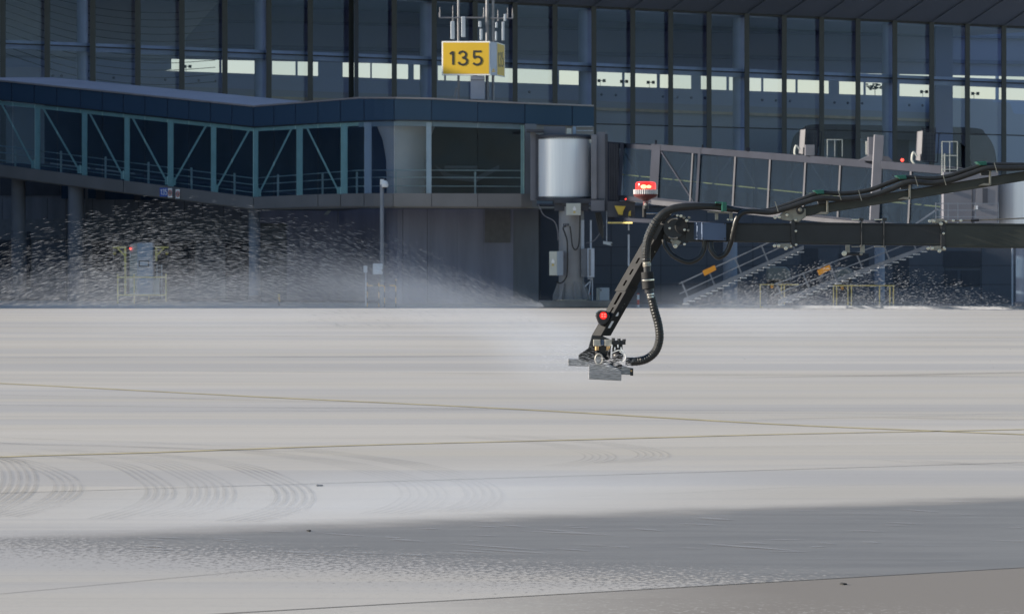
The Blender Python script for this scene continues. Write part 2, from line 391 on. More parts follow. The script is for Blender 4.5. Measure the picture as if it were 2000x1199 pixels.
    rg = N("ShaderNodeMapRange"); L(wet, rg.inputs[0]); rg.inputs[3].default_value = .85; rg.inputs[4].default_value = .45; L(rg.outputs[0], b.inputs["Roughness"])
    b.inputs["Specular IOR Level"].default_value = .25
    bp = N("ShaderNodeBump"); bp.inputs["Strength"].default_value = .25; bp.inputs["Distance"].default_value = .01; L(sp, bp.inputs["Height"]); L(bp.outputs[0], b.inputs["Normal"])
    MATS["apron_concrete"] = m
ground_material()
g = MB(); g.add([(-1500, -300, 0), (1500, -300, 0), (1500, 3500, 0), (-1500, 3500, 0)], [(0, 1, 2, 3)])
tag(g.build("apron_ground", "apron_concrete", origin=(0, 0, 0)), kind='structure')
def ribbon(pts, w, z, close=None):
    mb = MB(); pts = [Vector((p[0], p[1], z)) for p in pts]; n = len(pts); vs = []
    for i in range(n):
        d = (pts[min(i + 1, n - 1)] - pts[max(i - 1, 0)]).normalized(); nn = Vector((-d.y, d.x, 0)); ww = w[i] if isinstance(w, list) else w
        vs += [pts[i] + nn * ww / 2, pts[i] - nn * ww / 2]
    mb.add(vs, [(2 * i, 2 * i + 1, 2 * i + 3, 2 * i + 2) for i in range(n - 1)]); return mb
def gpts(pp, n=6): return catmull([G(x, y) for x, y in pp], n)
def wline(p, q, n=1): return [lerp(Vector(p), Vector(q), i / n) for i in range(n + 1)]
# service road beyond the apron edge, with its kerb
EDGE = [G(-400, 589.5), G(0, 592), G(740, 597), G(1300, 600), G(2000, 604.5), G(2600, 609)]
sr = MB()
far_e = [Vector((p.x + 14, p.y + 160, 0)) for p in EDGE]
for i in range(len(EDGE) - 1):
    sr.add([EDGE[i] + Vector((0, .3, .12)), EDGE[i + 1] + Vector((0, .3, .12)), far_e[i + 1] + Vector((0, 0, .12)), far_e[i] + Vector((0, 0, .12))], [(0, 1, 2, 3)])
tag(sr.build("service_road", "asphalt", origin=(0, 0, 0)), kind='structure')
kb = MB()
for i in range(len(EDGE) - 1):
    a, b_ = EDGE[i], EDGE[i + 1]; kb.prism([a, b_, b_ + Vector((0, 0, .125)), a + Vector((0, 0, .125))], (0, .3, 0))
tag(kb.build("kerb", "kerb_stone", origin=(0, 0, 0)), kind='structure')
# joints
for k, (p, q) in enumerate([((0, 963), (2000, 903)), ((430, 1198.5), (2000, 1108)), ((0, 1157), (700, 1095)), ((0, 838), (2000, 812))]):
    a, b_ = G(*p), G(*q); d = b_ - a; a -= d * .5; b_ += d * .5
    if k == 2: b_ = G(560, 1108); a = G(-600, 1215)
    tag(ribbon(wline(a, b_), .035 if k < 2 else .012, .004).build("slab_joint_marking", "joint_black", origin=(0, 0, 0)), kind='structure')
# yellow lines
yl = [([(-300, 737), (0, 749), (500, 775), (1000, 799), (1500, 828), (1850, 843), (2000, 849), (2300, 862)], .13),
      ([(-300, 908), (0, 893), (300, 884), (700, 870), (1100, 860), (1500, 849), (1850, 842), (2000, 839), (2300, 834)], .12)]
for pts, wd in yl:
    tag(ribbon(gpts(pts), wd * 1.7, .008).build("taxi_line_marking", "line_yellow", origin=(0, 0, 0)), kind='structure')
# pale ribbons painting reflections and splashes on the wet slab
pale = bpy.data.materials.new("splash_glint"); pale.use_nodes = True; pb = pale.node_tree.nodes["Principled BSDF"]; pb.inputs["Base Color"].default_value = (0.44, 0.43, 0.42, 1); pb.inputs["Roughness"].default_value = .5; pb.inputs["Alpha"].default_value = .3; MATS["splash_glint"] = pale
rs_ = random.Random(5); mb = MB()
for k in range(70):
    x = rs_.uniform(250, 2050); yt = 1042 - x * .04; y = rs_.uniform(yt + 12, min(1085, yt + 95)); ln = rs_.uniform(30, 90) * (2.4 if k % 6 == 0 else 1)
    a, b_ = G(x, y), G(x + ln, y + ln * rs_.uniform(.0, .09)); r_ = ribbon(wline(a, b_, 4), [.01, .06, .11, .07, .01], .006 + .00003 * k); mb.add(r_.v, r_.f)
tag(mb.build("splash_glint_marking", "splash_glint", origin=(0, 0, 0)), kind='structure')
# tyre marks
def tyre_material(nm, al, sc):
    m = bpy.data.materials.new(nm); m.use_nodes = True; t = m.node_tree; b = t.nodes["Principled BSDF"]
    b.inputs["Base Color"].default_value = (0.12, 0.12, 0.12, 1); b.inputs["Roughness"].default_value = .85
    geo = t.nodes.new("ShaderNodeNewGeometry"); n = t.nodes.new("ShaderNodeTexNoise"); n.inputs["Scale"].default_value = sc; n.inputs["Detail"].default_value = 5
    mr = t.nodes.new("ShaderNodeMapRange"); mr.inputs[1].default_value = .3; mr.inputs[2].default_value = .7; mr.inputs[3].default_value = 0.0; mr.inputs[4].default_value = al
    t.links.new(geo.outputs["Position"], n.inputs["Vector"]); t.links.new(n.outputs[0], mr.inputs[0]); t.links.new(mr.outputs[0], b.inputs["Alpha"]); MATS[nm] = m
tyre_material("tyre_faint", .22, .25); tyre_material("tyre_dark", .34, .25)
arcs = [([(-260, 872), (0, 893), (60, 915), (66, 955), (20, 990), (-60, 1020)], 6, .07, "tyre_dark"),
        ([(-120, 880), (40, 897), (130, 925), (158, 955), (120, 985), (30, 1010)], 4, .08, "tyre_faint"),
        ([(60, 885), (240, 905), (320, 940), (338, 965), (310, 990), (230, 1015)], 4, .08, "tyre_faint"),
        ([(140, 878), (330, 900), (430, 935), (455, 960), (440, 990), (370, 1010)], 6, .07, "tyre_faint"),
        ([(260, 882), (470, 905), (575, 940), (610, 968), (590, 995), (500, 1020)], 5, .08, "tyre_dark"),
        ([(480, 878), (700, 905), (830, 938), (872, 965), (850, 990), (800, 1005)], 6, .06, "tyre_faint"),
        ([(600, 876), (820, 905), (940, 938), (978, 962), (968, 985), (930, 1000)], 5, .07, "tyre_faint"),
        ([(900, 850), (1100, 868), (1190, 885), (1195, 900), (1120, 912)], 5, .06, "tyre_faint"),
        ([(1000, 850), (1200, 866), (1290, 880), (1300, 895), (1220, 905)], 5, .06, "tyre_faint")]
for pts, n, wd, mt in arcs:
    c = gpts(pts, 8); mb = MB()
    for k in range(n):
        sh = Vector((-.095 * k, .02 * k, 0)); r_ = ribbon([p + sh for p in c], wd * .5, .009 + .0002 * k); mb.add(r_.v, r_.f)
    tag(mb.build("tyre_marking", mt, origin=(0, 0, 0)), kind='structure')
tracks = [((-100, 792), (1900, 806), .5, "tyre_faint"), ((-100, 806), (1300, 800), .3, "tyre_faint"), ((1200, 806), (2300, 812), .35, "tyre_dark"), ((1300, 826), (2300, 800), .3, "tyre_faint"),
          ((1500, 812), (2300, 826), .25, "tyre_dark"), ((-200, 860), (620, 884), .3, "tyre_dark"), ((-100, 852), (700, 880), .16, "tyre_faint"), ((1780, 901), (2300, 922), .28, "tyre_dark"),
          ((1700, 899), (2300, 930), .2, "tyre_faint"), ((-100, 700), (1500, 694), 1.3, "tyre_faint"), ((200, 725), (2300, 738), .9, "tyre_faint"), ((1400, 740), (2300, 722), .7, "tyre_dark"),
          ((-100, 655), (2200, 662), 2.2, "tyre_faint"), ((-200, 768), (900, 790), .35, "tyre_faint"), ((1000, 880), (2300, 862), .12, "tyre_faint"), ((700, 990), (1900, 940), .05, "tyre_faint")]
for k, (p, q, wd, mt) in enumerate(tracks):
    n = 24; a, b_ = G(*p), G(*q); pts = [lerp(a, b_, i / n) + Vector((0, .1 * math.sin(i * .7 + k), 0)) for i in range(n + 1)]
    ws = [wd * (.15 + .85 * math.sin(math.pi * i / n)) for i in range(n + 1)]
    tag(ribbon(pts, ws, .011 + .0002 * k).build("tyre_marking", mt, origin=(0, 0, 0)), kind='structure')
for (x, y, sx, lb) in ((1650, 1141, 9, "black scrap lying on the brown slab at the near right corner"), (605, 1037, 6, "small dark scrap lying on the wet slab below the mist"), (625, 949, 7, "small dark scrap beside the tyre marks near the slab joint")):
    c = G(x, y); mb = MB(); r = sx * c.y / F
    for k in range(3): mb.ball(c + Vector((random.uniform(-r, r) * .7, random.uniform(-.05, .05), r * .2)), (r * random.uniform(.5, .9), r * .6, r * .28), 7)
    tag(mb.build("debris_scrap", "debris_dark"), lb, "debris", "scraps on the concrete")

# ------------------------------------------------------------ terminal building
FK = 5.6e-5
def FY(d=0.0):
    return lambda px: (325 + d) / (1 - FK * (px - 1000))
TDIR = Vector((1, 0.56, 0)).normalized(); TN = Vector((-0.56, 1, 0)).normalized()   # along and behind the facade
term = thing("terminal_building", "long glass terminal building with dark mullions and bright windows seen through it", "building", P(1000, 500, 325) * 1.0 - Vector((0, 0, CH)))
MX = [5, 92, 181, 269, 355, 439, 525, 606, 686, 770, 848, 928, 1006, 1084, 1160, 1236, 1310, 1385, 1459, 1532, 1605, 1676, 1748, 1820, 1890, 1961, 2032]
tr1 = line(0, 84.5, 2000, 163)       # upper transom
tr2 = line(1160, 242, 2000, 265)     # lower transom
gtop = line(860, 1, 2000, 54.5)      # top of glass
base = lambda px: HZ + CH / FY()(px) * F
MX = [-83] + MX
rg_ = random.Random(3)
def CG(): return rg_.choice(['curtain_glass', 'curtain_glass', 'curtain_glass_clear', 'curtain_glass_dusty'])
for i in range(len(MX) - 1):
    a, b_ = MX[i] + 4, MX[i + 1] - 4
    m = MB()
    m.band(a, b_, lambda x: gtop(x), lambda x: tr1(x), FY(0), (-.56 * .02, .02, 0)); m.build("glass_panel", CG(), term)
    m = MB(); m.band(a, b_, lambda x: tr1(x) + 2.5, lambda x: tr2(x) - 1.5, FY(0), (-.56 * .02, .02, 0)); m.build("glass_panel", CG(), term)
    if b_ > 1120 or a < 0:
        m = MB(); m.band(a, b_, lambda x: tr2(x) + 1.5, lambda x: tr2(x) + 190, FY(0), (-.56 * .02, .02, 0)); m.build("glass_panel", CG(), term)
for i, x in enumerate(MX):
    wd = 5.3 - 0.8 * (x / 2000)
    m = MB(); m.pp([(x - wd, gtop(x) - 6), (x + wd, gtop(x) - 6), (x + wd, 470), (x - wd, 470)], near(FY(), .28), .32); m.build("mullion", "mullion_metal", term)
m = MB(); m.pp([(686 + 6, -60), (700, -60), (700, 300), (692, 300)], near(FY(), .8), .3); m.build("drain_pipe", "void_dark", term)
m = MB()
m.band(-90, 2060, lambda x: tr1(x) - .8, lambda x: tr1(x) + 1.8, near(FY(), .1), .14); m.build("transom", "dark_line", term)
m = MB(); m.band(1100, 2060, lambda x: tr2(x) - .9, lambda x: tr2(x) + 1.2, near(FY(), .1), .14); m.build("transom", "dark_line", term)
m = MB(); m.band(-90, 2060, lambda x: gtop(x) - 2.5, lambda x: gtop(x) + 1.5, near(FY(), .2), .4); m.build("head_rail", "dark_line", term)
m = MB(); m.band(-90, 2060, lambda x: tr1(x) - 6.5, lambda x: tr1(x) + 10, FY(.5), .5); m.build("inner_transom", "transom_blue", term)
m = MB(); m.band(-90, 2060, lambda x: gtop(x) + 1.5, lambda x: gtop(x) + 5, FY(.5), .5); m.build("inner_transom", "transom_blue", term)
for (a, b_) in ((150, 172), (497, 519), (820, 846), (1130, 1157), (1431, 1454), (1723, 1744), (2010, 2030)):
    c = P((a + b_) / 2, 300, FY(1.6)((a + b_) / 2)); r = (b_ - a) / 2 * c.y / F
    m = MB(); m.lathe((c.x, c.y, 0.12), [(r, 0), (r, 22)], 20); m.build("inner_column", "inner_column_paint", term, smooth=True)
m = MB(); m.rect(1827, -20, 1861, 300, FY(6), .9); m.build("inner_pier", "inner_ceiling", term)
# roof with rising soffit
A = P(-120, gtop(-120) - 2.5, FY(-.25)(-120)); B = P(2100, gtop(2100) - 2.5, FY(-.25)(2100))
out = -TN * 9 + Vector((0, 0, 3.0)); back = TN * 26
m = MB(); up = Vector((0, 0, .9))
m.prism([A, A + out, A + out + up, A + back + up * 2.6, A + back + Vector((0, 0, 0))], B - A); m.build("roof", "soffit", term)
m = MB(); q = A + TN * 4 + up; m.prism([q, q + TN * 24, q + TN * 24 + Vector((0, 0, 13)), q + Vector((0, 0, 13))], B - A); m.build('added_shade_storey', 'soffit', term)  # unseen storey added so that the terminal shades the walkway
m = MB(); dl = (A - B).normalized() * 190; zA = A.z; m.prism([Vector((A.x, A.y, .2)), Vector((A.x, A.y, .2)) + back, A + back + Vector((0, 0, 6)), A + Vector((0, 0, 6))], dl); m.build('unseen_shade_wing', 'soffit', term)  # unseen length of terminal, put in to throw shade on the walkway
# soffit ribs follow the mullions
for x in MX:
    c = P(x, gtop(x) - 2.5, FY(-.25)(x)); m = MB(); wv = TDIR * .10
    m.prism([c - wv - TN * .2, c + wv - TN * .2, c + wv + out * .97, c - wv + out * .97], (0, 0, -.03)); m.build("soffit_rib", "soffit", term)
# inner far wall with a strip of windows to the sky beyond
BD = 17.0
stt = line(800, 125, 1950, 149); stb = line(330, 139, 1900, 193)
WB = FY(BD)
lim = lambda x: max(stt(x), -1e9)
m = MB(); m.band(-150, 2100, lambda x: stb(x), lambda x: stb(x) + 30, WB, .4); m.build("inner_wall", "inner_wall", term)
m = MB(); m.band(-150, 2100, lambda x: stb(x) + 30, lambda x: stb(x) + 240, near(WB, .4), .6)
m.build("inner_wall", "inner_wall_low", term)
m = MB(); m.band(-150, 2100, lambda x: stb(x) + 42.5, lambda x: stb(x) + 48, near(WB, .9), .4); m.build("wall_rail", "beige_rail", term)
m = MB(); m.band(-150, 2100, lambda x: stt(x) - 180, lambda x: stt(x), WB, .4); m.build("inner_bulkhead", "inner_ceiling", term)
for dy, hh in ((76, 5), (27, 7)):
    m = MB(); m.band(-150, 2100, lambda x: stt(x) - dy - hh / 2, lambda x: stt(x) - dy + hh / 2, near(WB, .5), .45); m.build("bulkhead_beam", "inner_beam", term)
sol = [(-150, 316), (428, 432), (505, 531), (577, 581), (621, 669), (723, 726), (797, 808), (820, 855), (868, 871), (1078, 1092), (1132, 1166), (1215, 1220), (1283, 1289), (1350, 1369), (1419, 1424),
       (1433, 1464), (1487, 1491), (1554, 1558), (1619, 1639), (1687, 1691), (1723, 1757), (1815, 1861), (1885, 1888), (1945, 1951)]
for a, b_ in sol:
    m = MB(); m.band(a, b_, lambda x: stt(x), lambda x: stb(x), near(WB, .05), .4, 0); m.build("window_pier", "inner_wall", term)
m = MB(); m.pp([(316, stt(316)), (334, stt(334)), (334, stt(334) + 20), (316, stb(316))], near(WB, .1), .4); m.build("window_pier", "inner_wall", term)  # wedge follows the slanted edge of a reflection, modelled as wall
m = MB(); m.pp([(-150, -60), (434, -60), (430, 0), (362, 75), (362, stt(362)), (-150, stt(-150))], near(WB, .9), .15); m.build('lit_area_panel', 'inner_wall_low', term)  # lighter slanted sheet paints the lit area of the hall
# small spotlights on the inner wall and floodlights in the far windows
for x in (103, 120, 222, 323, 388, 421, 1034, 1175, 1203, 1295, 1323, 1350, 1377, 1489, 1516, 1543, 1630, 1656, 1684, 1776, 1802, 1830):
    c = P(x, stb(x) + 17, WB(x) - .5); m = MB(); m.ball(c, .10, 8); m.build("spotlight", "inner_beam", term)
for x in (1175, 1219, 1271, 1805, 1905, 366):
    y = stb(x) - 10; Yb = WB(x) - .8; m = MB(); m.rect(x - 8, y - 3, x - 2, y + 3, Yb, .12).rect(x + 2, y - 3, x + 8, y + 3, Yb, .12).rect(x - 2, y - .7, x + 2, y + .7, Yb, .08).rect(x - 3, y, x - 2.2, y + 10, Yb, .05)
    m.build("floodlight", "dark_line", term)
m = MB(); yy = stb(1708) - 16
for k in range(26): m.ball(P(1708 + random.uniform(-17, 15), yy + random.uniform(-6, 5), WB(1708) - 1.0), (.12, .1, .06), 6)
m.seg(1709, yy, 1709, stb(1709), 1.2, WB(1709) - 1.0, .05); m.build("light_sculpture", "mullion_metal", term)
# floor, ceiling, end of the hall
fz = [P(x, stb(x) + 236, FY(.6)(x)) for x in (-150, 2100)]
m = MB(); m.add([fz[0], fz[1], fz[1] + TN * 19, fz[0] + TN * 19], [(0, 1, 2, 3)]); m.build("hall_floor", "inner_wall_low", term)
# dark arch shape and pale backing set behind the glass at the right
kb_ = MB(); Yk = FY(7.0); pts = catmull([(1545, 300), (1552, 268), (1570, 250), (1600, 243), (1760, 246), (1900, 250), (1925, 262), (1942, 290), (1948, 330)], 5)
pts = [(p[0], p[1]) for p in [Vector((q[0], q[1], 0)) for q in pts]]
kb_.pp(pts + [(1900, 330), (1890, 290), (1870, 275), (1610, 272), (1596, 290), (1590, 320), (1545, 320)], Yk, 1.5); kb_.build("dark_arch", "arch_dark", term)
kb_ = MB(); kb_.rect(1550, 275, 1900, 345, FY(8.5), .5); kb_.build("pale_backing", "arch_pale", term)
for a, b_ in ((1640, 1670), (1745, 1775), (1870, 1890)):
    kb_ = MB(); kb_.rect(a, 262, b_, 345, FY(8.2), .3); kb_.build("dark_upright", "arch_dark", term)
# silhouette of parapet at right end
m = MB(); m.pp([(1845, 196), (1938, 196), (1940, 200), (1972, 201), (1980, 222), (2060, 228), (2060, 330), (1845, 330)], FY(BD - 2.5), .4); m.build("inner_parapet", "inner_wall_low", term)
m = MB(); m.rect(3, 132, 88, 165, FY(6.0), .5); m.build("desk_panel", "inner_wall_low", term)
# thin tubes modelled in place of curved reflections in the left glass
for k in range(11):
    y0 = -30 + 14 * k; pts = [(8, y0 - 6), (60, y0 + 12), (130, y0 + 34), (220, y0 + 50), (320, y0 + 56), (420, y0 + 50)]
    pts = [(p.x, p.y) for p in catmull([(a, b_, 0) for a, b_ in pts], 4)]
    m = MB(); m.tube([P(x, y, FY(5.5)(x)) for x, y in pts], .022, 5); m.build("reflection_arc", "dark_line", term)

# pier added out of view on the left, only to cast shade over the stand
pier = thing("added_shade_pier", "long grey unseen block added left of the stand to shade it", "building", (-60, 280, 0))
MB().box((-59, 291, 12.9), (22, 98, 25.8)).build("wall", "panel_dark", pier)
MB().box((-59, 291, 25.95), (23, 99, .3)).build("roof", "roof_metal", pier)
# ------------------------------------------------------------ ground floor wing under the link and the bridge
wing = thing("ground_floor_wing", "dark panelled ground floor wing behind the pillars and stairs", "building", (P(1000, 500, 262).x, 280, 0))
zb = .12
def yb(Y): return HZ + (CH - zb) / Y * F
WL = inv(-100, 292, 760, 272); WR = const(262)
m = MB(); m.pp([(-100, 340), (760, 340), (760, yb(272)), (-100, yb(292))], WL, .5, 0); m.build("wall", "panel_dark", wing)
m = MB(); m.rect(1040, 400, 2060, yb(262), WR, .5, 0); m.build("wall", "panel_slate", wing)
m = MB()
for y in (482, 518, 555): m.rect(1160, y, 2060, y + 1.2, near(WR, .01), .05)
for x in (1193, 1290, 1380, 1470, 1570, 1640, 1720, 1845, 1916): m.rect(x, 410, x + 1.2, yb(262), near(WR, .013), .05)
m.build("panel_seam", "void_dark", wing)
for (a, y0, b_, y1) in ((120, 356, 165, 388), (172, 356, 187, 388), (205, 362, 262, 390), (275, 368, 345, 391)):
    m = MB(); m.rect(a, y0, b_, y1, near(WL, .06), .05); m.build("window", "fascia_glass", wing)
for (a, y0, b_, y1) in ((0, 345, 118, 382), (187, 356, 205, 390), (262, 366, 275, 391)):
    m = MB(); m.rect(a, y0, b_, y1, near(WL, .08), .06); m.build("recess", "void_dark", wing)
for (a, y0, b_, y1) in ((-60, 428, 128, 468), (166, 429, 480, 470), (506, 436, 560, 480)):
    m = MB(); m.rect(a, y0, b_, y1, near(WL, .07), .06); m.build("louvre_panel", "louvre", wing)
for (a, y0, b_, y1) in ((-10, 470, 24, 520), (180, 470, 235, 530), (300, 470, 380, 560), (440, 470, 486, 588), (52, 452, 60, 560)):
    m = MB(); m.rect(a, y0, b_, y1, near(WL, .09), .06); m.build("window", "void_dark", wing)
m = MB()
for x in (4, 92, 180, 224, 270, 315, 360, 395, 436, 470, 600, 660): m.rect(x, 388, x + 1.0, 430, near(WL, .012), .04)
for x in (127, 166): m.rect(x, 388, x + 1.3, 585, near(WL, .1), .05, 1)
m.build("panel_seam", ["void_dark", "bridge_light"], wing)
m = MB(); m.rect(505, 405, 560, 436, near(WL, .2), .2); m.rect(560, 405, 750, yb(272), near(WL, .3), .3, 1); m.build("wall_panel", ["panel_grey", "panel_grey"], wing)
for (a, y0, b_, y1) in ((1638, 495, 1697, 525), (1390, 470, 1420, 500), (1565, 485, 1598, 560), (1745, 500, 1775, 560)):
    m = MB(); m.rect(a, y0, b_, y1, near(WR, .05), .05); m.build("recess", "void_dark", wing)
m = MB(); m.rect(1843, 490, 1915, 522, near(WR, .06), .05); m.build("window", "void_dark", wing)
m = MB(); m.rect(1845, 528, 1870, 555, near(WR, .06), .05).rect(1877, 528, 1914, 558, near(WR, .06), .05); m.build("door", "void_dark", wing)
m = MB(); m.rect(1040, 398, 2060, 402, near(WR, .3), .9); m.build("coping", "bridge_grey", wing)
m = MB(); m.rect(659, 408, 661, 436, near(WL, .9), .4).pp([(632, 419), (645, 407), (650, 408), (639, 420)], near(WL, 1.4), .5, 1); m.build("wall_lamp", ["bridge_light", "cabinet_beige"], wing)

# curved grey block under the rounded end of the link
blk = thing("corner_block", "rounded grey panelled block carrying the curved end of the link", "building", (P(900, 500, 262).x, 262, 0))
cpts = catmull([P(744, 500, 272) * 1, P(749, 500, 262), P(768, 500, 258.7), P(835, 500, 258), P(893, 500, 257.9), P(945, 500, 257.8), P(1003, 500, 257.8), P(1052, 500, 258)], 6)
ztop = P(0, 400, 258).z
seams = [6 * 2 + 2, 18, 24, 30, 36]
idx = [0, 14, 18, 24, 30, 36, 42]
for k in range(len(idx) - 1):
    m = MB(); s_ = cpts[idx[k]:idx[k + 1] + 1]
    for i in range(len(s_) - 1):
        a, b_ = s_[i].copy(), s_[i + 1].copy()
        if i == len(s_) - 2: b_ = lerp(a, b_, .93 if k < 2 else .97)
        a.z = zb; b_.z = zb; h = Vector((0, 0, ztop - zb)); m.prism([a, b_, b_ + h, a + h], (0, .25, 0))
    m.build("wall_panel", "panel_grey" if k < 5 else "panel_dark", blk)
m = MB()
for i in range(len(cpts) - 1):
    a, b_ = cpts[i].copy(), cpts[i + 1].copy(); a.z = b_.z = zb; h = Vector((0, 0, ztop - zb)); m.prism([a + Vector((.1, .27, 0)), b_ + Vector((.1, .27, 0)), b_ + Vector((.1, .27, 0)) + h, a + Vector((.1, .27, 0)) + h], (0, .3, 0))
m.build("backing", "void_dark", blk)
m = MB(); m.rect(947, 409, 997, 474, 257.7, .1); m.build("louvre_panel", "block_louvre", blk)

# ------------------------------------------------------------ link (elevated glazed walkway)
link = thing("elevated_walkway", "elevated glazed walkway with green steel posts and dark blue fascia", "walkway", (P(700, 500, 256).x, 256, 0))
LA, LB, LC = (-60, 282), (495, 264), (700, 254)
def LY(px):
    if px <= 495: return inv(LA[0], LA[1], LB[0], LB[1])(px)
    if px <= 700: return inv(LB[0], LB[1], LC[0], LC[1])(px)
    t = px - 700
    k = [(700, 254), (735, 251.8), (770, 250.6), (845, 249.6), (935, 249.2), (1025, 249.6), (1060, 250.5), (1160, 253.5), (1200, 255)]
    for i in range(len(k) - 1):
        if px <= k[i + 1][0]: return lerp(k[i][1], k[i + 1][1], (px - k[i][0]) / (k[i + 1][0] - k[i][0]))
    return 255
def poly(*k):
    def f(px):
        if px <= k[0][0]: a, b_ = k[0], k[1]
        elif px >= k[-1][0]: a, b_ = k[-2], k[-1]
        else:
            i = [j for j in range(len(k) - 1) if k[j][0] <= px <= k[j + 1][0]][0]; a, b_ = k[i], k[i + 1]
        return a[1] + (b_[1] - a[1]) * (px - a[0]) / (b_[0] - a[0])
    return f
l_roof = poly((-60, 151), (0, 157), (300, 188), (495, 207), (600, 197), (700, 190.5), (770, 190.5), (845, 192), (935, 197), (1025, 201), (1160, 206))
l_fasb = poly((-60, 189), (0, 196.5), (495, 248), (600, 243), (700, 237), (770, 235), (845, 236), (935, 239), (1025, 242), (1160, 247))
l_flr = poly((-60, 314), (0, 322), (495, 385), (600, 380), (700, 378), (770, 377.5), (1160, 379))
l_bot = poly((-60, 337), (0, 345), (495, 408), (600, 404), (700, 403), (770, 403), (1160, 405))
secs = [-60, 70, 155, 240, 325, 408, 495, 580, 665, 710, 770, 843, 933, 1025]
def sub(a, b_, step=18):
    n = max(1, int((b_ - a) / step)) if a >= 700 else 1
    return [a + (b_ - a) * i / n for i in range(n + 1)]
# fascia panels
fsec = [-60, 23, 67, 111, 157, 200, 241, 283, 327, 369, 411, 453, 495, 535, 577, 621, 665, 711, 770, 843, 933, 1025]
for i in range(len(fsec) - 1):
    a, b_ = fsec[i] + .6, fsec[i + 1] - .6; m = MB(); q = sub(a, b_)
    for j in range(len(q) - 1): m.band(q[j], q[j + 1], lambda x: l_roof(x) + 2.5, lambda x: l_fasb(x) - 1, LY, .08)
    m.build("fascia_panel", "fascia_glass" if a < 700 else "corner_fascia", link)
for a, b_ in ((1026, 1117), (1118.5, 1160)):
    m = MB(); m.band(a, b_, lambda x: l_roof(x) + 2, lambda x: l_fasb(x), LY, .08); m.build("fascia_panel", "fascia_glass", link)
m = MB(); q = sub(-60, 495) + sub(495, 700)[1:] + sub(700, 1160)[1:]
for j in range(len(q) - 1):
    m.band(q[j], q[j + 1], lambda x: l_roof(x) - .8, lambda x: l_roof(x) + 2.4, near(LY, .12), .5)
m.build("roof_edge", "link_trim", link)
m = MB()
for j in range(len(q) - 1): m.band(q[j], q[j + 1], lambda x: l_roof(x) + 2.6, lambda x: l_fasb(x) + .8, lambda x: LY(x) + .1, .25)
m.build("fascia_backing", "inner_beam", link)
m = MB()
for j in range(len(q) - 1):
    if q[j] < 1024: m.band(q[j], q[j + 1], lambda x: l_fasb(x) - .9, lambda x: l_fasb(x) + .9, near(LY, .04), .3)
m.build("fascia_rail", "dark_line", link)
# floor band in panels
bsec = [-60, 241, 495, 621, 665, 711, 768, 843, 933, 1040]
for i in range(len(bsec) - 1):
    a, b_ = bsec[i] + .5, bsec[i + 1] - .5; m = MB(); qq = sub(a, b_)
    for j in range(len(qq) - 1): m.band(qq[j], qq[j + 1], l_flr, l_bot, near(LY, .15), .35)
    m.build("floor_band", "link_frame", link)
m = MB()
for j in range(len(q) - 1):
    if q[j] < 1020: m.band(q[j], q[j + 1], lambda x: l_flr(x) + 1, lambda x: l_bot(x) - 1, lambda x: LY(x) + .25, .1)
m.build("floor_band_backing", "void_dark", link)
# glazing
gs = [-60, 25, 68, 112, 157, 200, 241, 283, 327, 369, 411, 453, 495, 535, 577, 621, 665, 711, 770, 843, 933, 1023]
for i in range(len(gs) - 1):
    a, b_ = gs[i] + .5, gs[i + 1] - .5; m = MB(); qq = sub(a, b_)
    for j in range(len(qq) - 1): m.band(qq[j], qq[j + 1], lambda x: l_fasb(x) + 1, l_flr, LY, .03)
    m.build("glass_panel", "link_glass" if a < 700 else "corner_glass", link)
# steel posts, top rail, braces
posts = [(-62, 12), (73, 10), (165, 10), (248, 10), (333, 11), (417, 10), (499, 10), (585, 12), (672, 13)]
for x, wd in posts:
    m = MB(); m.band(x - wd / 2, x + wd / 2, lambda t: l_fasb(t) + 6, lambda t: l_flr(t) + 3, lambda t: LY(t) + .25, .3); m.build("post", "steel_green", link)
for x, wd in ((718.5, 14), (837.5, 10)):
    m = MB(); m.band(x - wd / 2, x + wd / 2, lambda t: l_fasb(t) + 3, lambda t: l_flr(t) + 3, lambda t: LY(t) + .2, .3); m.build("post", "steel_white", link)
m = MB(); m.band(1017, 1024, lambda t: l_fasb(t) + 3, lambda t: l_flr(t), lambda t: LY(t) + .2, .2); m.build("post", "steel_green", link)
m = MB()
for j in range(len(q) - 1):
    if q[j] < 700: m.band(q[j], q[j + 1], lambda t: l_fasb(t) + 2, lambda t: l_fasb(t) + 9, lambda t: LY(t) + .3, .25, 0)
    elif q[j] < 1020: m.band(q[j], q[j + 1], lambda t: l_fasb(t) + 2, lambda t: l_fasb(t) + 11, lambda t: LY(t) + .3, .25, 1)
m.build("top_rail", ["steel_green", "inner_column_paint"], link)
br = [(-10, 178, 66, 325), (82, 208, 156, 335), (172, 216, 241, 346), (258, 229, 327, 357), (402, 246, 338, 358), (486, 255, 421, 372), (570, 250, 505, 380), (598, 247, 663, 378)]
for x0, y0, x1, y1 in br:
    m = MB(); yf = inv(x0, LY(x0) + .35, x1, LY(x1) + .35); m.seg(x0, y0, x1, y1, 3.4, yf, .1)
    gx = x1; m.pp([(gx - 5, y1 + 4), (gx - 5, y1 - 9), (gx, y1 - 13), (gx + 5, y1 - 9), (gx + 5, y1 + 4)], near(yf, .02), .06); m.build("brace", "steel_green", link)
# handrails inside
for d in (45, 31, 14):
    m = MB(); pts = [-60, 495, 700] + sub(700, 1020)[1:]
    m.tube([P(x, l_flr(x) - d * (0.9 if x < 500 else 1.0) + (0 if x > 520 else 4), LY(x) + .9) for x in pts], .028, 6)
    m.build("handrail", "rail_metal", link)
for x in (30, 119, 206, 290, 374, 458, 543, 630, 697, 773, 928):
    m = MB(); m.rect(x - 2, l_flr(x) - 42, x + 2, l_flr(x) + 1, LY(x) + .95, .06); m.build("rail_post", "rail_metal", link)
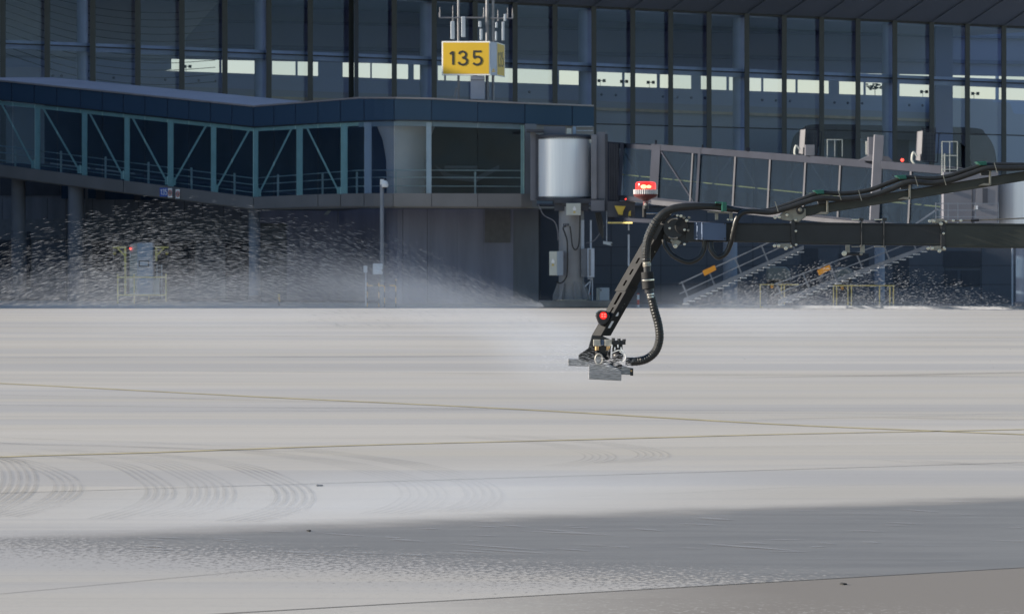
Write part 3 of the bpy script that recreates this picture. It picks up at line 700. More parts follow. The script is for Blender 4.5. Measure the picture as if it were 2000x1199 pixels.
# roof, floor, back wall of the corridor
def link_side(px, y, dist):
    p = P(px, y, LY(px)); return p
offs = {}
dirA = (P(495, 0, 264) - P(-60, 0, 282)); dirA.z = 0; dirA.normalize(); nA = Vector((-dirA.y, dirA.x, 0)); nA = nA if nA.y > 0 else -nA
dirB = (P(700, 0, 254) - P(495, 0, 264)); dirB.z = 0; dirB.normalize(); nB = Vector((-dirB.y, dirB.x, 0)); nB = nB if nB.y > 0 else -nB
nAB = (nA + nB).normalized()
def backoff(px, Wd):
    if px < 495: return nA * Wd
    if px == 495: return nAB * Wd / max(.5, nAB.dot(nA))
    if px < 700: return nB * Wd
    return Vector((0, Wd, 0))
def sheet(f, z_in, Wd, name, mat, q_, thick=.15, dz=0):
    m = MB()
    for j in range(len(q_) - 1):
        a = P(q_[j], f(q_[j]), LY(q_[j])) + Vector((0, 0, dz)); b_ = P(q_[j + 1], f(q_[j + 1]), LY(q_[j + 1])) + Vector((0, 0, dz))
        oa, ob = backoff(q_[j], Wd), backoff(q_[j + 1], Wd)
        if z_in: oa = oa + Vector((0, 0, z_in)); ob = ob + Vector((0, 0, z_in))
        a += oa * .02; b_ += ob * .02
        vs = [a, b_, b_ + ob, a + oa]; m.prism(vs, (0, 0, -thick))
    m.build(name, mat, link)
sheet(lambda x: l_roof(x) + 1, .14, 5.6, "roof", "roof_metal", [-60, 495, 700] + sub(700, 1160)[1:])
sheet(lambda x: l_flr(x) + 4, 0, 5.4, "floor", "interior_dark", [-60, 495, 700] + sub(700, 1160)[1:])
sheet(lambda x: l_bot(x) - 1, 0, 5.4, "underside", "link_frame", [-60, 495, 700] + sub(700, 1160)[1:], .1)
m = MB()
for a, b_ in ((-60, 495), (495, 700), (700, 770), (770, 1025), (1025, 1160)):
    pa, pb = P(a, l_flr(a), LY(a)), P(b_, l_flr(b_), LY(b_)); oa = backoff(a, 5.2); ob = backoff(b_ if b_ != 700 else 699, 5.2) if b_ != 495 else backoff(495, 5.2)
    ha = P(a, l_fasb(a), LY(a)).z - pa.z; hb = P(b_, l_fasb(b_), LY(b_)).z - pb.z
    m.prism([pa + oa, pb + ob, pb + ob + Vector((0, 0, hb)), pa + oa + Vector((0, 0, ha))], (0, .1, 0))
m.build("corridor_wall", "interior_dark", link)
m = MB(); m.band(1025, 1048, lambda x: l_fasb(x), lambda x: l_bot(x), near(LY, .05), 3.5, 0); m.build("end_wall", "bridge_grey", link)
m = MB(); m.band(1048, 1160, lambda x: l_fasb(x) + .5, lambda x: l_fasb(x) + 22, lambda x: LY(x) + .3, 1.0, 0); m.build("end_lintel", "link_frame", link)
m = MB(); c = P(793, 500, 252.8); m.lathe((c.x, c.y, P(0, l_flr(789) + 3, 252).z), [(.95, 0), (.98, 1.7), (1.15, 2.7), (1.52, 3.6)], 36); m.build("flared_column", "flared_paint", link, smooth=True)
m = MB(); m.rect(868, 324, 932, 330, 253.5, .5, 0).pp([(848, 322), (870, 350), (930, 356), (975, 330), (975, 322), (930, 345), (880, 340)], 254, .2, 0); m.build("seat_row", "bridge_grey", link)

# pillars
for (a, b_, yt, Y, mt, lb) in ((22, 50, 344, 281, "concrete_pillar", "round dark concrete pillar under the far end of the walkway"),
                               (133, 164, 356, 276, "concrete_pillar", "broad dark concrete pillar under the walkway, beside the yellow framed unit"),
                               (486, 508, 406, 268, "column_blue", "pale blue round column under the bend of the walkway")):
    c = P((a + b_) / 2, 500, Y); r = (b_ - a) / 2 * Y / F; zt = P(0, yt, Y).z
    t = thing("pillar", lb, "pillar", (c.x, c.y, zb), "pillars of the walkway")
    MB().lathe((c.x, c.y, zb), [(0, 0), (r, 0), (r, zt - zb), (0, zt - zb)], 20).build("shaft", mt, t, smooth=True)
    MB().lathe((c.x, c.y, zb + .001), [(r * 1.12, 0), (r * 1.12, .25), (r * 1.01, .3)], 20).build("footing", "concrete_pillar", t)

# ------------------------------------------------------------ gate sign and masts on the walkway roof
SY = 252.0
SF = lambda x: SY + .42 * (957.5 - x) / 94.5
sg = thing("gate_number_sign", "yellow gate sign reading 135 in black, standing on the walkway roof", "sign", P(915, 190, SY + 1))
MB().rect(863, 81, 957.5, 147.5, SF, .35).build("cabinet", "sign_frame", sg, bevel=.01)
MB().rect(865.3, 83.6, 955.2, 144.8, near(SF, .012), .01).build("face", "sign_yellow", sg)
for ch, x0, x1 in (('1', 876, 889), ('3', 895, 913), ('5', 923, 941)):
    m = MB(); write(m, ch, x0, 101, x1, 127, 4.1, near(SF, .024), .01); m.build("digit", "sign_black", sg)
MB().pp([(958, 82), (970, 83), (970, 148), (958, 147)], inv(957, SY + .02, 970, SY + .10), (.02, .4, 0)).build("side_box", "sign_side_shade", sg)
RYf = inv(970, SY + .1, 986, SY + 1.6)
MB().pp([(970.3, 83), (986, 88), (986, 151), (970.3, 148)], RYf, (-.02, .3, 0)).build("side_face", "sign_frame", sg)
MB().pp([(971.3, 85), (985.4, 89.5), (985.4, 149.4), (971.3, 146.6)], near(RYf, .03), .01).build("side_panel", "sign_yellow", sg)
for ch, x0, x1 in (('1', 972.4, 974.6), ('3', 975.6, 979), ('5', 980.2, 983.6)):
    m = MB(); write(m, ch, x0, 103, x1, 131, 1.1, near(RYf, .045), .01); m.build("digit", "sign_black", sg)
m = MB(); m.pp([(961, 138), (964, 134.5), (967, 138)], SY - .2, .01).rect(960.6, 139.2, 967.4, 141, SY - .2, .01); m.build("emblem", "warn_yellow", sg)
MB().rect(919, 148.5, 946.5, 194, SY + .2, .8).build("pedestal", "pedestal_grey", sg)
MB().rect(919, 156, 946.5, 157.2, SY + .17, .02).build("pedestal_seam", "bridge_dark", sg)
m = MB(); m.rect(867, 147, 869, 160, SY + .2, .05); m.build("bracket", "mast_metal", sg)
def mast(x, r, lb, arms, panels, whips):
    t = thing("antenna_mast", lb, "antenna mast", P(x, 196, SY + .9), "antenna masts on the walkway roof")
    Y = SY + .9
    MB().tube([P(x, 196, Y), P(x, -60, Y)], r * Y / F, 10).build("pole", "mast_metal", t, smooth=True)
    for (x0, x1, y) in arms: MB().tube([P(x0, y, Y - .15), P(x1, y + .5, Y - .15)], 1.7 * Y / F, 8).build("crossarm", "mast_metal", t)
    for (a, y0, b_, y1) in panels:
        m = MB(); m.rect(a, y0, b_, y1, Y - .35, .12); m.build("antenna_panel", "antenna_white", t, bevel=.03)
    for (a, y0, y1) in whips:
        m = MB(); m.tube([P(a, y1, Y - .15), P(a, y0, Y - .15)], .6 * Y / F, 5).tube([P(a, y1, Y - .15), P(a, y1 - 9, Y - .15)], 1.8 * Y / F, 6); m.build("whip_aerial", "mast_metal", t)
mast(895.5, 2.4, "tall grey antenna mast rising behind the figure 3 of the gate sign", [(858, 944, 35)], [(880, 42, 888, 77), (901, 33, 909, 73)], [(859, 15, 34), (884.5, 12, 42)])
mast(951.5, 3.3, "short thick grey antenna mast at the right edge of the gate sign", [], [(934.5, 42, 940.5, 54), (937, 57, 942.5, 79)], [(945, 15, 35)])
mast(963, 2.7, "tall grey antenna mast behind the white side box of the gate sign", [(958, 1002, 36)], [(967.5, 44, 972, 55), (967, 62, 971, 80), (980, 43, 985.5, 80), (984, 28, 989, 42)], [(972.5, 20, 42), (991.5, 16, 36), (1001, 17, 36)])
m = MB()
for k in range(4): m.seg(885 + k * 1.5, 193, 890 + k, 172, 1.0, SY + .3, .05)
tag(m.build("cable_bundle", "mast_metal"), "thin loose cables hanging beside the mast left below the gate sign", "cables")

# small signs on the walkway edge
BY = 268.4
t = thing("gate_plate", "small blue plate reading 135 on the walkway edge", "sign", P(320, 384, BY))
MB().rect(312, 367, 327.5, 384, BY, .06).build("plate", "sign_blue", t)
for ch, x0 in (('1', 313), ('3', 317.5), ('5', 322.6)):
    m = MB(); write(m, ch, x0, 370, x0 + 3.6, 380.5, 1.0, BY - .012, .01); m.build("digit", "white_paint", t)
for x0, lb in ((328, "small white plate with a red ring and digits right of the blue plate"), (343, "small white plate with a dark red ring, second right of the blue plate")):
    t = thing("limit_plate", lb, "sign", P(x0 + 4, 386, BY - .2), "round limit plates on the walkway edge")
    MB().rect(x0, 368 + (x0 > 340) * 2, x0 + 8, 386 + (x0 > 340) * 2, BY - .2, .06).build("plate", "white_paint", t)
    m = MB(); m.tube([P(x0 + 4 + 2.8 * math.cos(a), 377 + (x0 > 340) * 2 + 5.5 * math.sin(a), BY - .23) for a in [i * math.pi / 8 for i in range(17)]], .7 * BY / F, 5); m.build("ring", "red_paint", t)
    m = MB(); write(m, '8' if x0 < 340 else '0', x0 + 2.8, 374 + (x0 > 340) * 2, x0 + 5.2, 380 + (x0 > 340) * 2, .8, BY - .22, .01); m.build("digit", "sign_black", t)

# ------------------------------------------------------------ camera pole, barrier, posts
CY = 247.5
t = thing("camera_pole", "slim dark pole with a white dome camera and a white box", "camera pole", G(746, 597.6))
MB().ptube([(746, 597), (746, 356)], CY, 4.1, 12).build("pole", "stair_metal", t, smooth=True)
MB().rect(742.5, 350.5, 750, 361, CY - .2, .25).build("bracket", "white_paint", t)
m = MB(); c = P(752, 361, CY - .25); m.lathe((c.x, c.y, c.z - .1), [(.0, -.05), (.14, -.02), (.17, .05), (.15, .2), (.05, .3), (0, .3)], 16); cm = m.build("dome_camera", "white_paint", t, smooth=True)
MB().ball(P(752, 365.5, CY - .25), (.12, .12, .08), 12).build("lens_dome", "black_plastic", cm, smooth=True)
MB().rect(728, 515, 747, 536, CY - .2, .3).build("equipment_box", "cabinet_white", t, bevel=.02)
MB().rect(746, 526, 750, 530, CY - .3, .3).build("clamp", "mast_metal", t)
t = thing("small_post_box", "small white box on a thin post left of the camera pole", "post", G(714.5, 597.5))
MB().rect(713.5, 530, 715.5, 597, CY - .1, .05).build("post", "cabinet_white", t)
MB().rect(710, 519, 717, 532, CY - .1, .2).build("box", "cabinet_white", t)
M("stripe_tape", (0.05, 0.05, 0.05), 0.5)
def stripes(mat="warn_yellow", dark=(0.03, 0.03, 0.03), period=.55, nm="tiger_stripe", axis=2):
    m = bpy.data.materials.new(nm); m.use_nodes = True; tt = m.node_tree; b = tt.nodes["Principled BSDF"]; b.inputs["Roughness"].default_value = .5
    geo = tt.nodes.new("ShaderNodeNewGeometry"); s_ = tt.nodes.new("ShaderNodeSeparateXYZ"); tt.links.new(geo.outputs["Position"], s_.inputs[0])
    ad = tt.nodes.new("ShaderNodeMath"); ad.operation = 'ADD'; tt.links.new(s_.outputs[0], ad.inputs[0]); tt.links.new(s_.outputs[2], ad.inputs[1])
    mo = tt.nodes.new("ShaderNodeMath"); mo.operation = 'PINGPONG'; mo.inputs[1].default_value = period / 2; tt.links.new(ad.outputs[0] if axis == 3 else s_.outputs[2], mo.inputs[0])
    gt = tt.nodes.new("ShaderNodeMath"); gt.operation = 'GREATER_THAN'; gt.inputs[1].default_value = period / 4; tt.links.new(mo.outputs[0], gt.inputs[0])
    mx = tt.nodes.new("ShaderNodeMix"); mx.data_type = 'RGBA'; tt.links.new(gt.outputs[0], mx.inputs[0]); mx.inputs[6].default_value = dark + (1,)
    cc = {"warn_yellow": (0.65, 0.38, 0.05, 1), "red": (0.65, 0.05, 0.03, 1)}[mat]; mx.inputs[7].default_value = cc
    tt.links.new(mx.outputs[2], b.inputs["Base Color"]); MATS[nm] = m
stripes(axis=3); stripes("red", (0.75, 0.75, 0.75), .5, "red_white_stripe")
t = thing("guard_rail", "yellow and black striped guard rail round the foot of the camera pole", "barrier", G(747, 598.5))
for x in (717.5, 740, 751, 773):
    MB().rect(x - 1.2, 552 if x != 773 else 545, x + 1.2, 599.5, 246.5 - (0 if x != 740 else .5), .07).build("post", "tiger_stripe", t)
MB().rect(716, 556.5, 774.5, 559, 246.4, .07).build("rail", "tiger_stripe", t)
b0 = None
for k, (x, y0, y1, lb) in enumerate(((545, 575, 597.5, "short yellow and black bollard standing alone left of the guard rail"),)):
    t = thing("striped_bollard", lb, "bollard", G(x, y1)); Y = F * CH / (y1 - HZ)
    MB().ptube([(x, y1), (x, y0 + 2)], Y, 2.4, 10).build("tube", "tiger_stripe", t); MB().ball(P(x, y0 + 2, Y), .07, 8).build("cap", "warn_yellow", t)
for x, y0, y1, lb in ((1150.5, 574, 588, "red and white bollard beside the foot of the jet bridge column"), (1246.5, 575, 599.5, "red and white bollard at the kerb right of the white cabinet")):
    Y = 249; t = thing("marker_bollard", lb, "bollard", (P(x, 0, Y).x, Y, P(x, y1, Y).z), "red and white bollards")
    MB().ptube([(x, y1), (x, y0)], Y, 2.3, 10).build("tube", "red_white_stripe", t)
    MB().ball(P(x, y0, Y), .06, 8).build("cap", "red_paint", t)

# ground power unit in a yellow frame
UY = 267.0
t = thing("ground_power_unit", "grey equipment cabinet with a framed display standing among yellow rails", "equipment", G(285, HZ + CH / UY * F))
MB().pp([(253, 480), (257, 476), (268, 475), (268, 578), (253, 578)], inv(253, UY + .3, 268, UY), (0, .9, 0)).build("side_panel", "cabinet_beige", t)
MB().pp([(268, 475), (296, 474), (299, 477), (299, 578), (268, 578)], UY, 1.0).build("body", "cabinet_blue", t, bevel=.02)
MB().rect(299.5, 545, 311, 577, UY + .1, .6).build("rear_box", "cabinet_beige", t)
MB().rect(271, 509, 291, 521, UY - .03, .03).build("display_frame", "black_plastic", t)
MB().rect(273, 511, 289, 519, UY - .05, .02).build("display", "cabinet_white", t)
m = MB(); m.tube([P(280 + 9 * math.cos(a), 551 + 3.2 * math.sin(a), UY - .02) for a in [i * math.pi / 8 for i in range(17)]], .018, 5); m.build("emblem", "white_paint", t)
for x in (254.5, 281.5):
    l_ = MB().rect(x - .8, 495, x + .8, 504, UY - .1 + .3, .04).build("lamp_stem", "white_paint", t)
    MB().ball(P(x, 486, UY + .2), .05, 8).build("lamp", "lamp_red", l_)
MB().rect(255, 578, 310, 583, UY + .1, .8).build("skid", "bridge_dark", t)
def gallows(x, sgn, lb):
    t = thing("cable_gallows", lb, "cable hanger", (P(x, 0, UY).x, UY - .4, 0.0), "yellow cable hangers")
    Y = UY - .4
    MB().rect(x - 2, 481, x + 2, 578 if sgn < 0 else 510, Y, .1).build("post", "rust_yellow", t)
    MB().rect(min(x, x + sgn * 24), 481.5, max(x, x + sgn * 24), 484.8, Y - .02, .08).build("beam", "rust_yellow", t)
    MB().seg(x, 500, x + sgn * 15, 485, 3, Y - .01, .08).build("strut", "rust_yellow", t)
    MB().rect(x + sgn * 23 - .6, 484, x + sgn * 23 + .6, 506, Y, .03).build("chain", "bridge_light", t)
    MB().ball(P(x + sgn * 21, 495, Y), (.09, .09, .09), 8).build("hook_block", "warn_yellow", t)
gallows(244.5, -1, "yellow cable hanger post reaching left over the rails, with a hook block")
gallows(305, 1, "yellow cable hanger post reaching right behind the display cabinet")
t = thing("cage_barrier", "yellow tubular guard frame in front of the display cabinet", "barrier", G(277, 593.5))
for x in (230, 262, 324): MB().rect(x - 1.5, 535, x + 1.5, 593, UY - 1.2, .09).build("post", "rust_yellow", t)
MB().rect(230, 540, 324, 543, UY - 1.22, .07).build("rail", "rust_yellow", t); MB().rect(230, 575, 324, 577.5, UY - 1.22, .07).build("rail", "rust_yellow", t)
MB().rect(290, 577, 291.5, 592, UY - 1.2, .07).build("stub", "rust_yellow", t)
t = thing("step_ladder", "pale tubular step frame right of the display cabinet", "ladder", (P(311, 0, UY).x, UY + .4, 0.12))
for x in (306.5, 316): MB().rect(x - .7, 517, x + .7, 583, UY + .4, .05).build("rail", "cabinet_white", t)
for y in (518, 526, 535, 548, 562): MB().rect(307, y, 316, y + 1.2, UY + .42, .04).build("rung", "cabinet_white", t)

# ------------------------------------------------------------ jet bridge
RY = 247.0
jb = thing("jet_bridge", "grey jet bridge with a white shuttered rotunda and a glazed tunnel", "jet bridge", G(1115, HZ + CH / RY * F))
c = P(1103, 500, RY + 1.5); R = 53 * RY / F
z0, z1 = P(0, 386, RY).z, P(0, 267, RY).z
m = MB(); prof = []; n = 96
for k in range(n):  # slatted shutter: flutes round the drum
    pass
b = 0
vs = []; nn = 160
for z in (z0, z1):
    for k in range(nn):
        a = 2 * math.pi * k / nn; r = R * (1 + (.006 if k % 2 else -.006)); vs.append(Vector((c.x + r * math.cos(a), c.y + r * math.sin(a), z)))
m.add(vs, [(k, (k + 1) % nn, nn + (k + 1) % nn, nn + k) for k in range(nn)]); m.build("shutter_drum", "drum_metal", jb, smooth=True)
m = MB(); m.lathe((c.x, c.y, z1 - .02), [(0, 0), (R * 1.04, 0), (R * 1.04, .11), (R * .9, .15), (0, .16)], 40); m.build("drum_cap", "bridge_dark", jb)
m = MB(); m.lathe((c.x, c.y, z0 - .14), [(0, 0), (R * 1.03, 0), (R * 1.03, .13), (0, .13)], 40); m.build("drum_base", "bridge_dark", jb)
for zz, s_ in ((z0 + .02, 1), (z1 - .06, -1)):
    m = MB()
    for k in range(72):
        a = 2 * math.pi * k / 72; m.box((c.x + (R + .02) * math.cos(a), c.y + (R + .02) * math.sin(a), zz), (.05, .05, .08), rz=a)
    m.build("drum_teeth", "bridge_dark", jb)
MB().rect(1036, 258, 1046, 392, RY + 1.5, 1.0).build("door_frame", "bridge_grey", jb)
MB().rect(1046, 262, 1051.5, 390, RY + 1.2, 1.0).build("door_frame", "bridge_dark", jb)
MB().rect(1028, 253, 1062, 258, RY + .8, 1.6).build("canopy", "bridge_dark", jb)
MB().rect(1155, 263, 1166, 389, RY - .1, .8).build("side_column", "bridge_light", jb, bevel=.03)
MB().rect(1166, 258, 1182, 389, RY + .05, 1.2).build("side_panel", "bridge_grey", jb)
MB().rect(1182, 262, 1187, 412, RY - .05, 1.2).build("side_column", "bridge_dark", jb)
MB().rect(1183, 255, 1184.5, 264, RY, .1).build("lamp_stub", "bridge_light", jb)
MB().rect(1107, 251, 1116, 263, RY + .5, .3).build("roof_unit", "cabinet_beige", jb, bevel=.02)
MB().rect(1062, 247, 1104, 262, RY + 1.5, .8).build("roof_unit", "bridge_grey", jb)
MB().rect(1119, 247, 1125, 262, RY + 1, .3).build("roof_unit", "transom_blue", jb)
for y in (247, 255): MB().rect(1126, y, 1158, y + 1, RY + 1, .05).build("roof_rail", "cabinet_white", jb)
# column
cc = P(1116, 500, RY + .7); zt = P(0, 403, RY).z; rr = 25 * RY / F
plz = P(0, 586.5, RY).z
MB().lathe((cc.x, cc.y, plz), [(rr * 1.12, 0), (rr * 1.12, .12), (rr, .14), (rr * .98, zt - plz)], 28).build("column", "column_grey", jb, smooth=True)
MB().lathe((cc.x, cc.y, zt), [(rr * .98, 0), (rr * 1.15, .05), (rr * 1.15, .42), (0, .42)], 28).build("column_head", "bridge_dark", jb)
for k in range(8):
    a = k * math.pi / 4 + .2; d = Vector((math.cos(a), math.sin(a), 0)); p = Vector((cc.x, cc.y, plz))
    side = Vector((-d.y, d.x, 0)) * .025
    m = MB(); m.prism([p + d * rr * .95 - side, p + d * rr * 1.48 - side, p + d * rr * 1.48 + Vector((0, 0, .25)) - side, p + d * rr * 1.1 + Vector((0, 0, .85)) - side, p + d * rr * .95 + Vector((0, 0, .9)) - side], side * 2); m.build("gusset", "column_grey", jb)
MB().lathe((cc.x, cc.y, plz - .03), [(rr * 1.5, 0), (rr * 1.5, .05), (0, .05)], 28).build("base_plate", "steel_dull", jb)
MB().rect(1053, 587.5, 1200, 600.5, RY - 1.2, 3.2).build("plinth", "plinth_concrete", jb, bevel=.03)
MB().rect(1082, 388, 1180, 397, RY, 1.8).build("under_frame", "bridge_dark", jb)
MB().rect(1083, 397, 1150, 412, RY + .2, 1.2).build("under_frame", "bridge_dark", jb)
MB().rect(1154, 391, 1181, 412, RY - .1, 1.2).build("under_frame", "bridge_grey", jb)
def box_label(p, x, y, Y):
    MB().pp([(x - 3.5, y), (x, y - 6), (x + 3.5, y), (x + 2.5, y + 3), (x - 2.5, y + 3)], Y - .012, .01).build("label", "white_paint", p)
    MB().pp([(x - 3, y + 8), (x, y + 3.6), (x + 3, y + 8)], Y - .012, .01).build("warning_mark", "warn_yellow", p)
o = MB().rect(1106, 397, 1134.5, 420.5, RY - .55, .4).build("switch_box", "cabinet_beige", jb, bevel=.015); box_label(o, 1122, 408, RY - .55)
o = MB().rect(1073, 491, 1088, 538, RY - .75, .5).build("switch_box", "cabinet_beige", jb, bevel=.015); box_label(o, 1080, 511, RY - .75)
MB().pp([(1088, 491), (1100, 490), (1100, 537.5), (1088, 538)], inv(1088, RY - .75, 1100, RY - .2), .4).build("switch_box_side", "cabinet_blue", o)  # bluer than the cream front: shade painted into the side
o = MB().pp([(1135, 486), (1147, 485), (1147, 541), (1135, 541)], RY + .1, .4).build("switch_box", "louvre", jb)
MB().rect(1147.5, 485, 1161, 541.5, RY - .2, .5).build("switch_box_front", "cabinet_blue", o, bevel=.01)
MB().rect(1149.5, 487, 1154, 539, RY - .215, .02).build("switch_box_grille", "louvre", o)
MB().rect(1148, 543, 1158, 545, RY, .5).build("shelf", "cabinet_blue", jb)
for x0, y0, x1, y1 in ((1142, 560, 1157, 545), (1150, 575, 1154, 545), (1157, 596, 1157, 545)): MB().seg(x0, y0, x1, y1, 2, RY + .2, .05).build("bracket", "cabinet_blue", jb)
for x, y0, y1, wd in ((1138, 430, 487, 6), (1154, 430, 486, 3.5), (1228, 458, 520, 3.5), (1185, 410, 471, 1.6), (1228, 424, 450, 3)):
    MB().rect(x - wd / 2, y0, x + wd / 2, y1, RY + .3, .06).build("conduit", "cabinet_blue", jb)
o = MB().pp([(1178, 471), (1196, 473.5), (1194, 480), (1187, 478.5), (1178, 476.5)], RY + .2, .15).build("security_camera", "antenna_white", jb)
MB().disc(1194.5, 477, RY + .18, 1.8, .02, 10).build("lens", "black_plastic", o)
for pts in ([(1106, 442), (1100, 445), (1104, 458), (1108, 475), (1108, 530), (1104, 545), (1095, 553), (1086, 550)], [(1113, 442), (1115, 455), (1118, 480), (1124, 488), (1130, 480), (1132, 460), (1133, 420)]):
    MB().tube([P(p.x, p.y, RY - .2) for p in catmull([(a, b_, 0) for a, b_ in pts], 5)], .035, 6).build("cable", "black_plastic", jb, smooth=True)
MB().tube([P(p.x, p.y, RY + .1) for p in catmull([(1052, 400, 0), (1062, 420, 0), (1082, 432, 0), (1089, 450, 0), (1090, 470, 0)], 5)], .022, 6).build("cable", "bridge_light", jb)
MB().tube([P(p.x, p.y, RY + .3) for p in catmull([(1180, 440, 0), (1172, 455, 0), (1160, 470, 0), (1145, 475, 0)], 5)], .02, 6).build("cable", "bridge_light", jb)
for k in range(4):
    MB().tube([P(p.x, p.y, RY + .2) for p in catmull([(1163 + 3 * k, 415, 0), (1168 + 3 * k, 440, 0), (1171 + 2 * k, 452 + 5 * k, 0)], 4)], .04, 6).build("cable", "black_plastic", jb)
m = MB()
for i, a in enumerate(range(1100, 1112, 4)): m.rect(a, 437, a + 2.6, 441.5, RY - .02, .05)
m.build("vent_hood", "bridge_dark", jb)
# tunnel
TY = inv(1190, 246.5, 1841, 222)
tt_ = poly((1190, 277), (1275, 283.5), (1520, 300), (1841, 326), (1900, 331)); tg = poly((1190, 288), (1275, 294), (1365, 304), (1560, 316), (1841, 341))
tb = poly((1190, 380), (1280, 386), (1355, 394), (1568, 418), (1841, 446)); tbb = poly((1190, 393), (1280, 400), (1355, 409), (1568, 431), (1841, 458))
MB().band(1187, 1210, lambda x: tt_(x) - 0, lambda x: tbb(x), lambda x: TY(x) + .3, 2.4).build("tunnel_collar", "tunnel_shade_tone", jb)
for i in range(6): MB().band(1190 + i * 3.2, 1191.6 + i * 3.2, lambda x: tt_(x) + 3, lambda x: tbb(x) - 3, lambda x: TY(x) + .18, .1).build("bellows_fold", "bridge_dark", jb)
MB().band(1208, 1278, lambda x: tt_(x) + 1.5, lambda x: tg(x), lambda x: TY(x) + .3, .25).build("top_chord", "tunnel_shade_tone", jb)
MB().band(1208, 1278, lambda x: tb(x), lambda x: tbb(x) - 4, lambda x: TY(x) + .3, .25).build("bottom_chord", "tunnel_shade_tone", jb)
MB().band(1272, 1845, lambda x: tt_(x) - 2, lambda x: tg(x) - 1, TY, .25).build("top_chord", "tunnel_shade_tone", jb)
MB().band(1272, 1845, lambda x: tb(x), lambda x: tb(x) + 4, TY, .25).build("bottom_chord", "tunnel_shade_tone", jb)
MB().band(1272, 1845, lambda x: tb(x) + 4, lambda x: tbb(x), lambda x: TY(x) + .1, .25).build("bottom_chord", "bridge_dark", jb)
tun_v = [(1209, 1216, 0), (1270, 1287, 1), (1361, 1365.5, 1), (1349, 1351.5, 2), (1432, 1435, 2), (1500, 1503, 2), (1569, 1572, 2), (1637, 1640, 2), (1775, 1778, 2), (1838, 1845, 1)]
for a, b_, k in tun_v:
    MB().pp([(a + 3, tt_(a)), (b_ + 3, tt_(b_)), (b_ - 3, tb(b_) + 1), (a - 3, tb(a) + 1)], near(TY, .03 if k == 1 else -.02), .2).build("post", ["tunnel_shade_tone", "tunnel_shade_tone", "bridge_dark"][k], jb)
tgx = [1216, 1272, 1361, 1433, 1501, 1570, 1638, 1706, 1776, 1840]
for i in range(len(tgx) - 1):
    MB().band(tgx[i] + 1, tgx[i + 1] - 1, lambda x: tg(x) - 1, lambda x: tb(x), lambda x: TY(x) + .12, .03).build("glass_panel", "bridge_glass", jb)
for x0, y0, x1, y1 in ((1288, 292, 1355, 396), (1292, 385, 1345, 305), (1221, 300, 1268, 375), (1430, 305, 1392, 360), (1448, 310, 1490, 395), (1560, 320, 1525, 370), (1585, 322, 1640, 410), (1700, 330, 1660, 400), (1735, 335, 1790, 430), (1830, 345, 1785, 430)):
    MB().seg(x0, y0, x1, y1, 2.4, inv(x0, TY(x0) + (.05 if x0 == 1288 else .25), x1, TY(x1) + (.05 if x0 == 1288 else .25)), .06).build("brace", "tunnel_shade_tone" if x0 == 1288 else "tunnel_shade_tone", jb)
MB().band(1215, 1840, lambda x: line(1215, 341, 1560, 376)(x) - 1.1, lambda x: line(1215, 341, 1560, 376)(x) + 1.1, lambda x: TY(x) + .35, .06).build("handrail", "rust_yellow", jb)
nT = Vector((.39, .92, 0)).normalized()
def tsheet(f, name, mat, Wd=3.0, x0=1195, x1=1842, th=.12):
    a, b_ = P(x0, f(x0), TY(x0)) + nT * .3, P(x1, f(x1), TY(x1)) + nT * .3; MB().prism([a, b_, b_ + nT * Wd, a + nT * Wd], (0, 0, -th)).build(name, mat, jb)
tsheet(lambda x: tt_(x) + 1, "tunnel_roof", "tunnel_shade_tone"); tsheet(lambda x: tb(x) + 5, "tunnel_floor", "bridge_dark")
a, b_ = P(1195, tb(1195), TY(1195)) + nT * 3.1, P(1842, tb(1842), TY(1842)) + nT * 3.1
ha, hb = P(1195, tt_(1195), TY(1195)).z - P(1195, tb(1195), TY(1195)).z, P(1842, tt_(1842), TY(1842)).z - P(1842, tb(1842), TY(1842)).z
hv = Vector((0, 0, 1))
for q0, q1, nm, mt in ((0, .25, "rear_dado", "tunnel_shade_tone"), (.25, .92, "rear_glazing", "bridge_glass"), (.92, 1, "rear_chord", "tunnel_shade_tone")):
    MB().prism([a + hv * ha * q0, b_ + hv * hb * q0, b_ + hv * hb * q1, a + hv * ha * q1], nT * .05).build(nm, mt, jb)
for x in (1300, 1400, 1470, 1545, 1620, 1690, 1760): MB().rect(x, tt_(x) + 12, x + 3, tb(x), TY(x) + 3.0, .1).build("rear_post", "bridge_dark", jb)
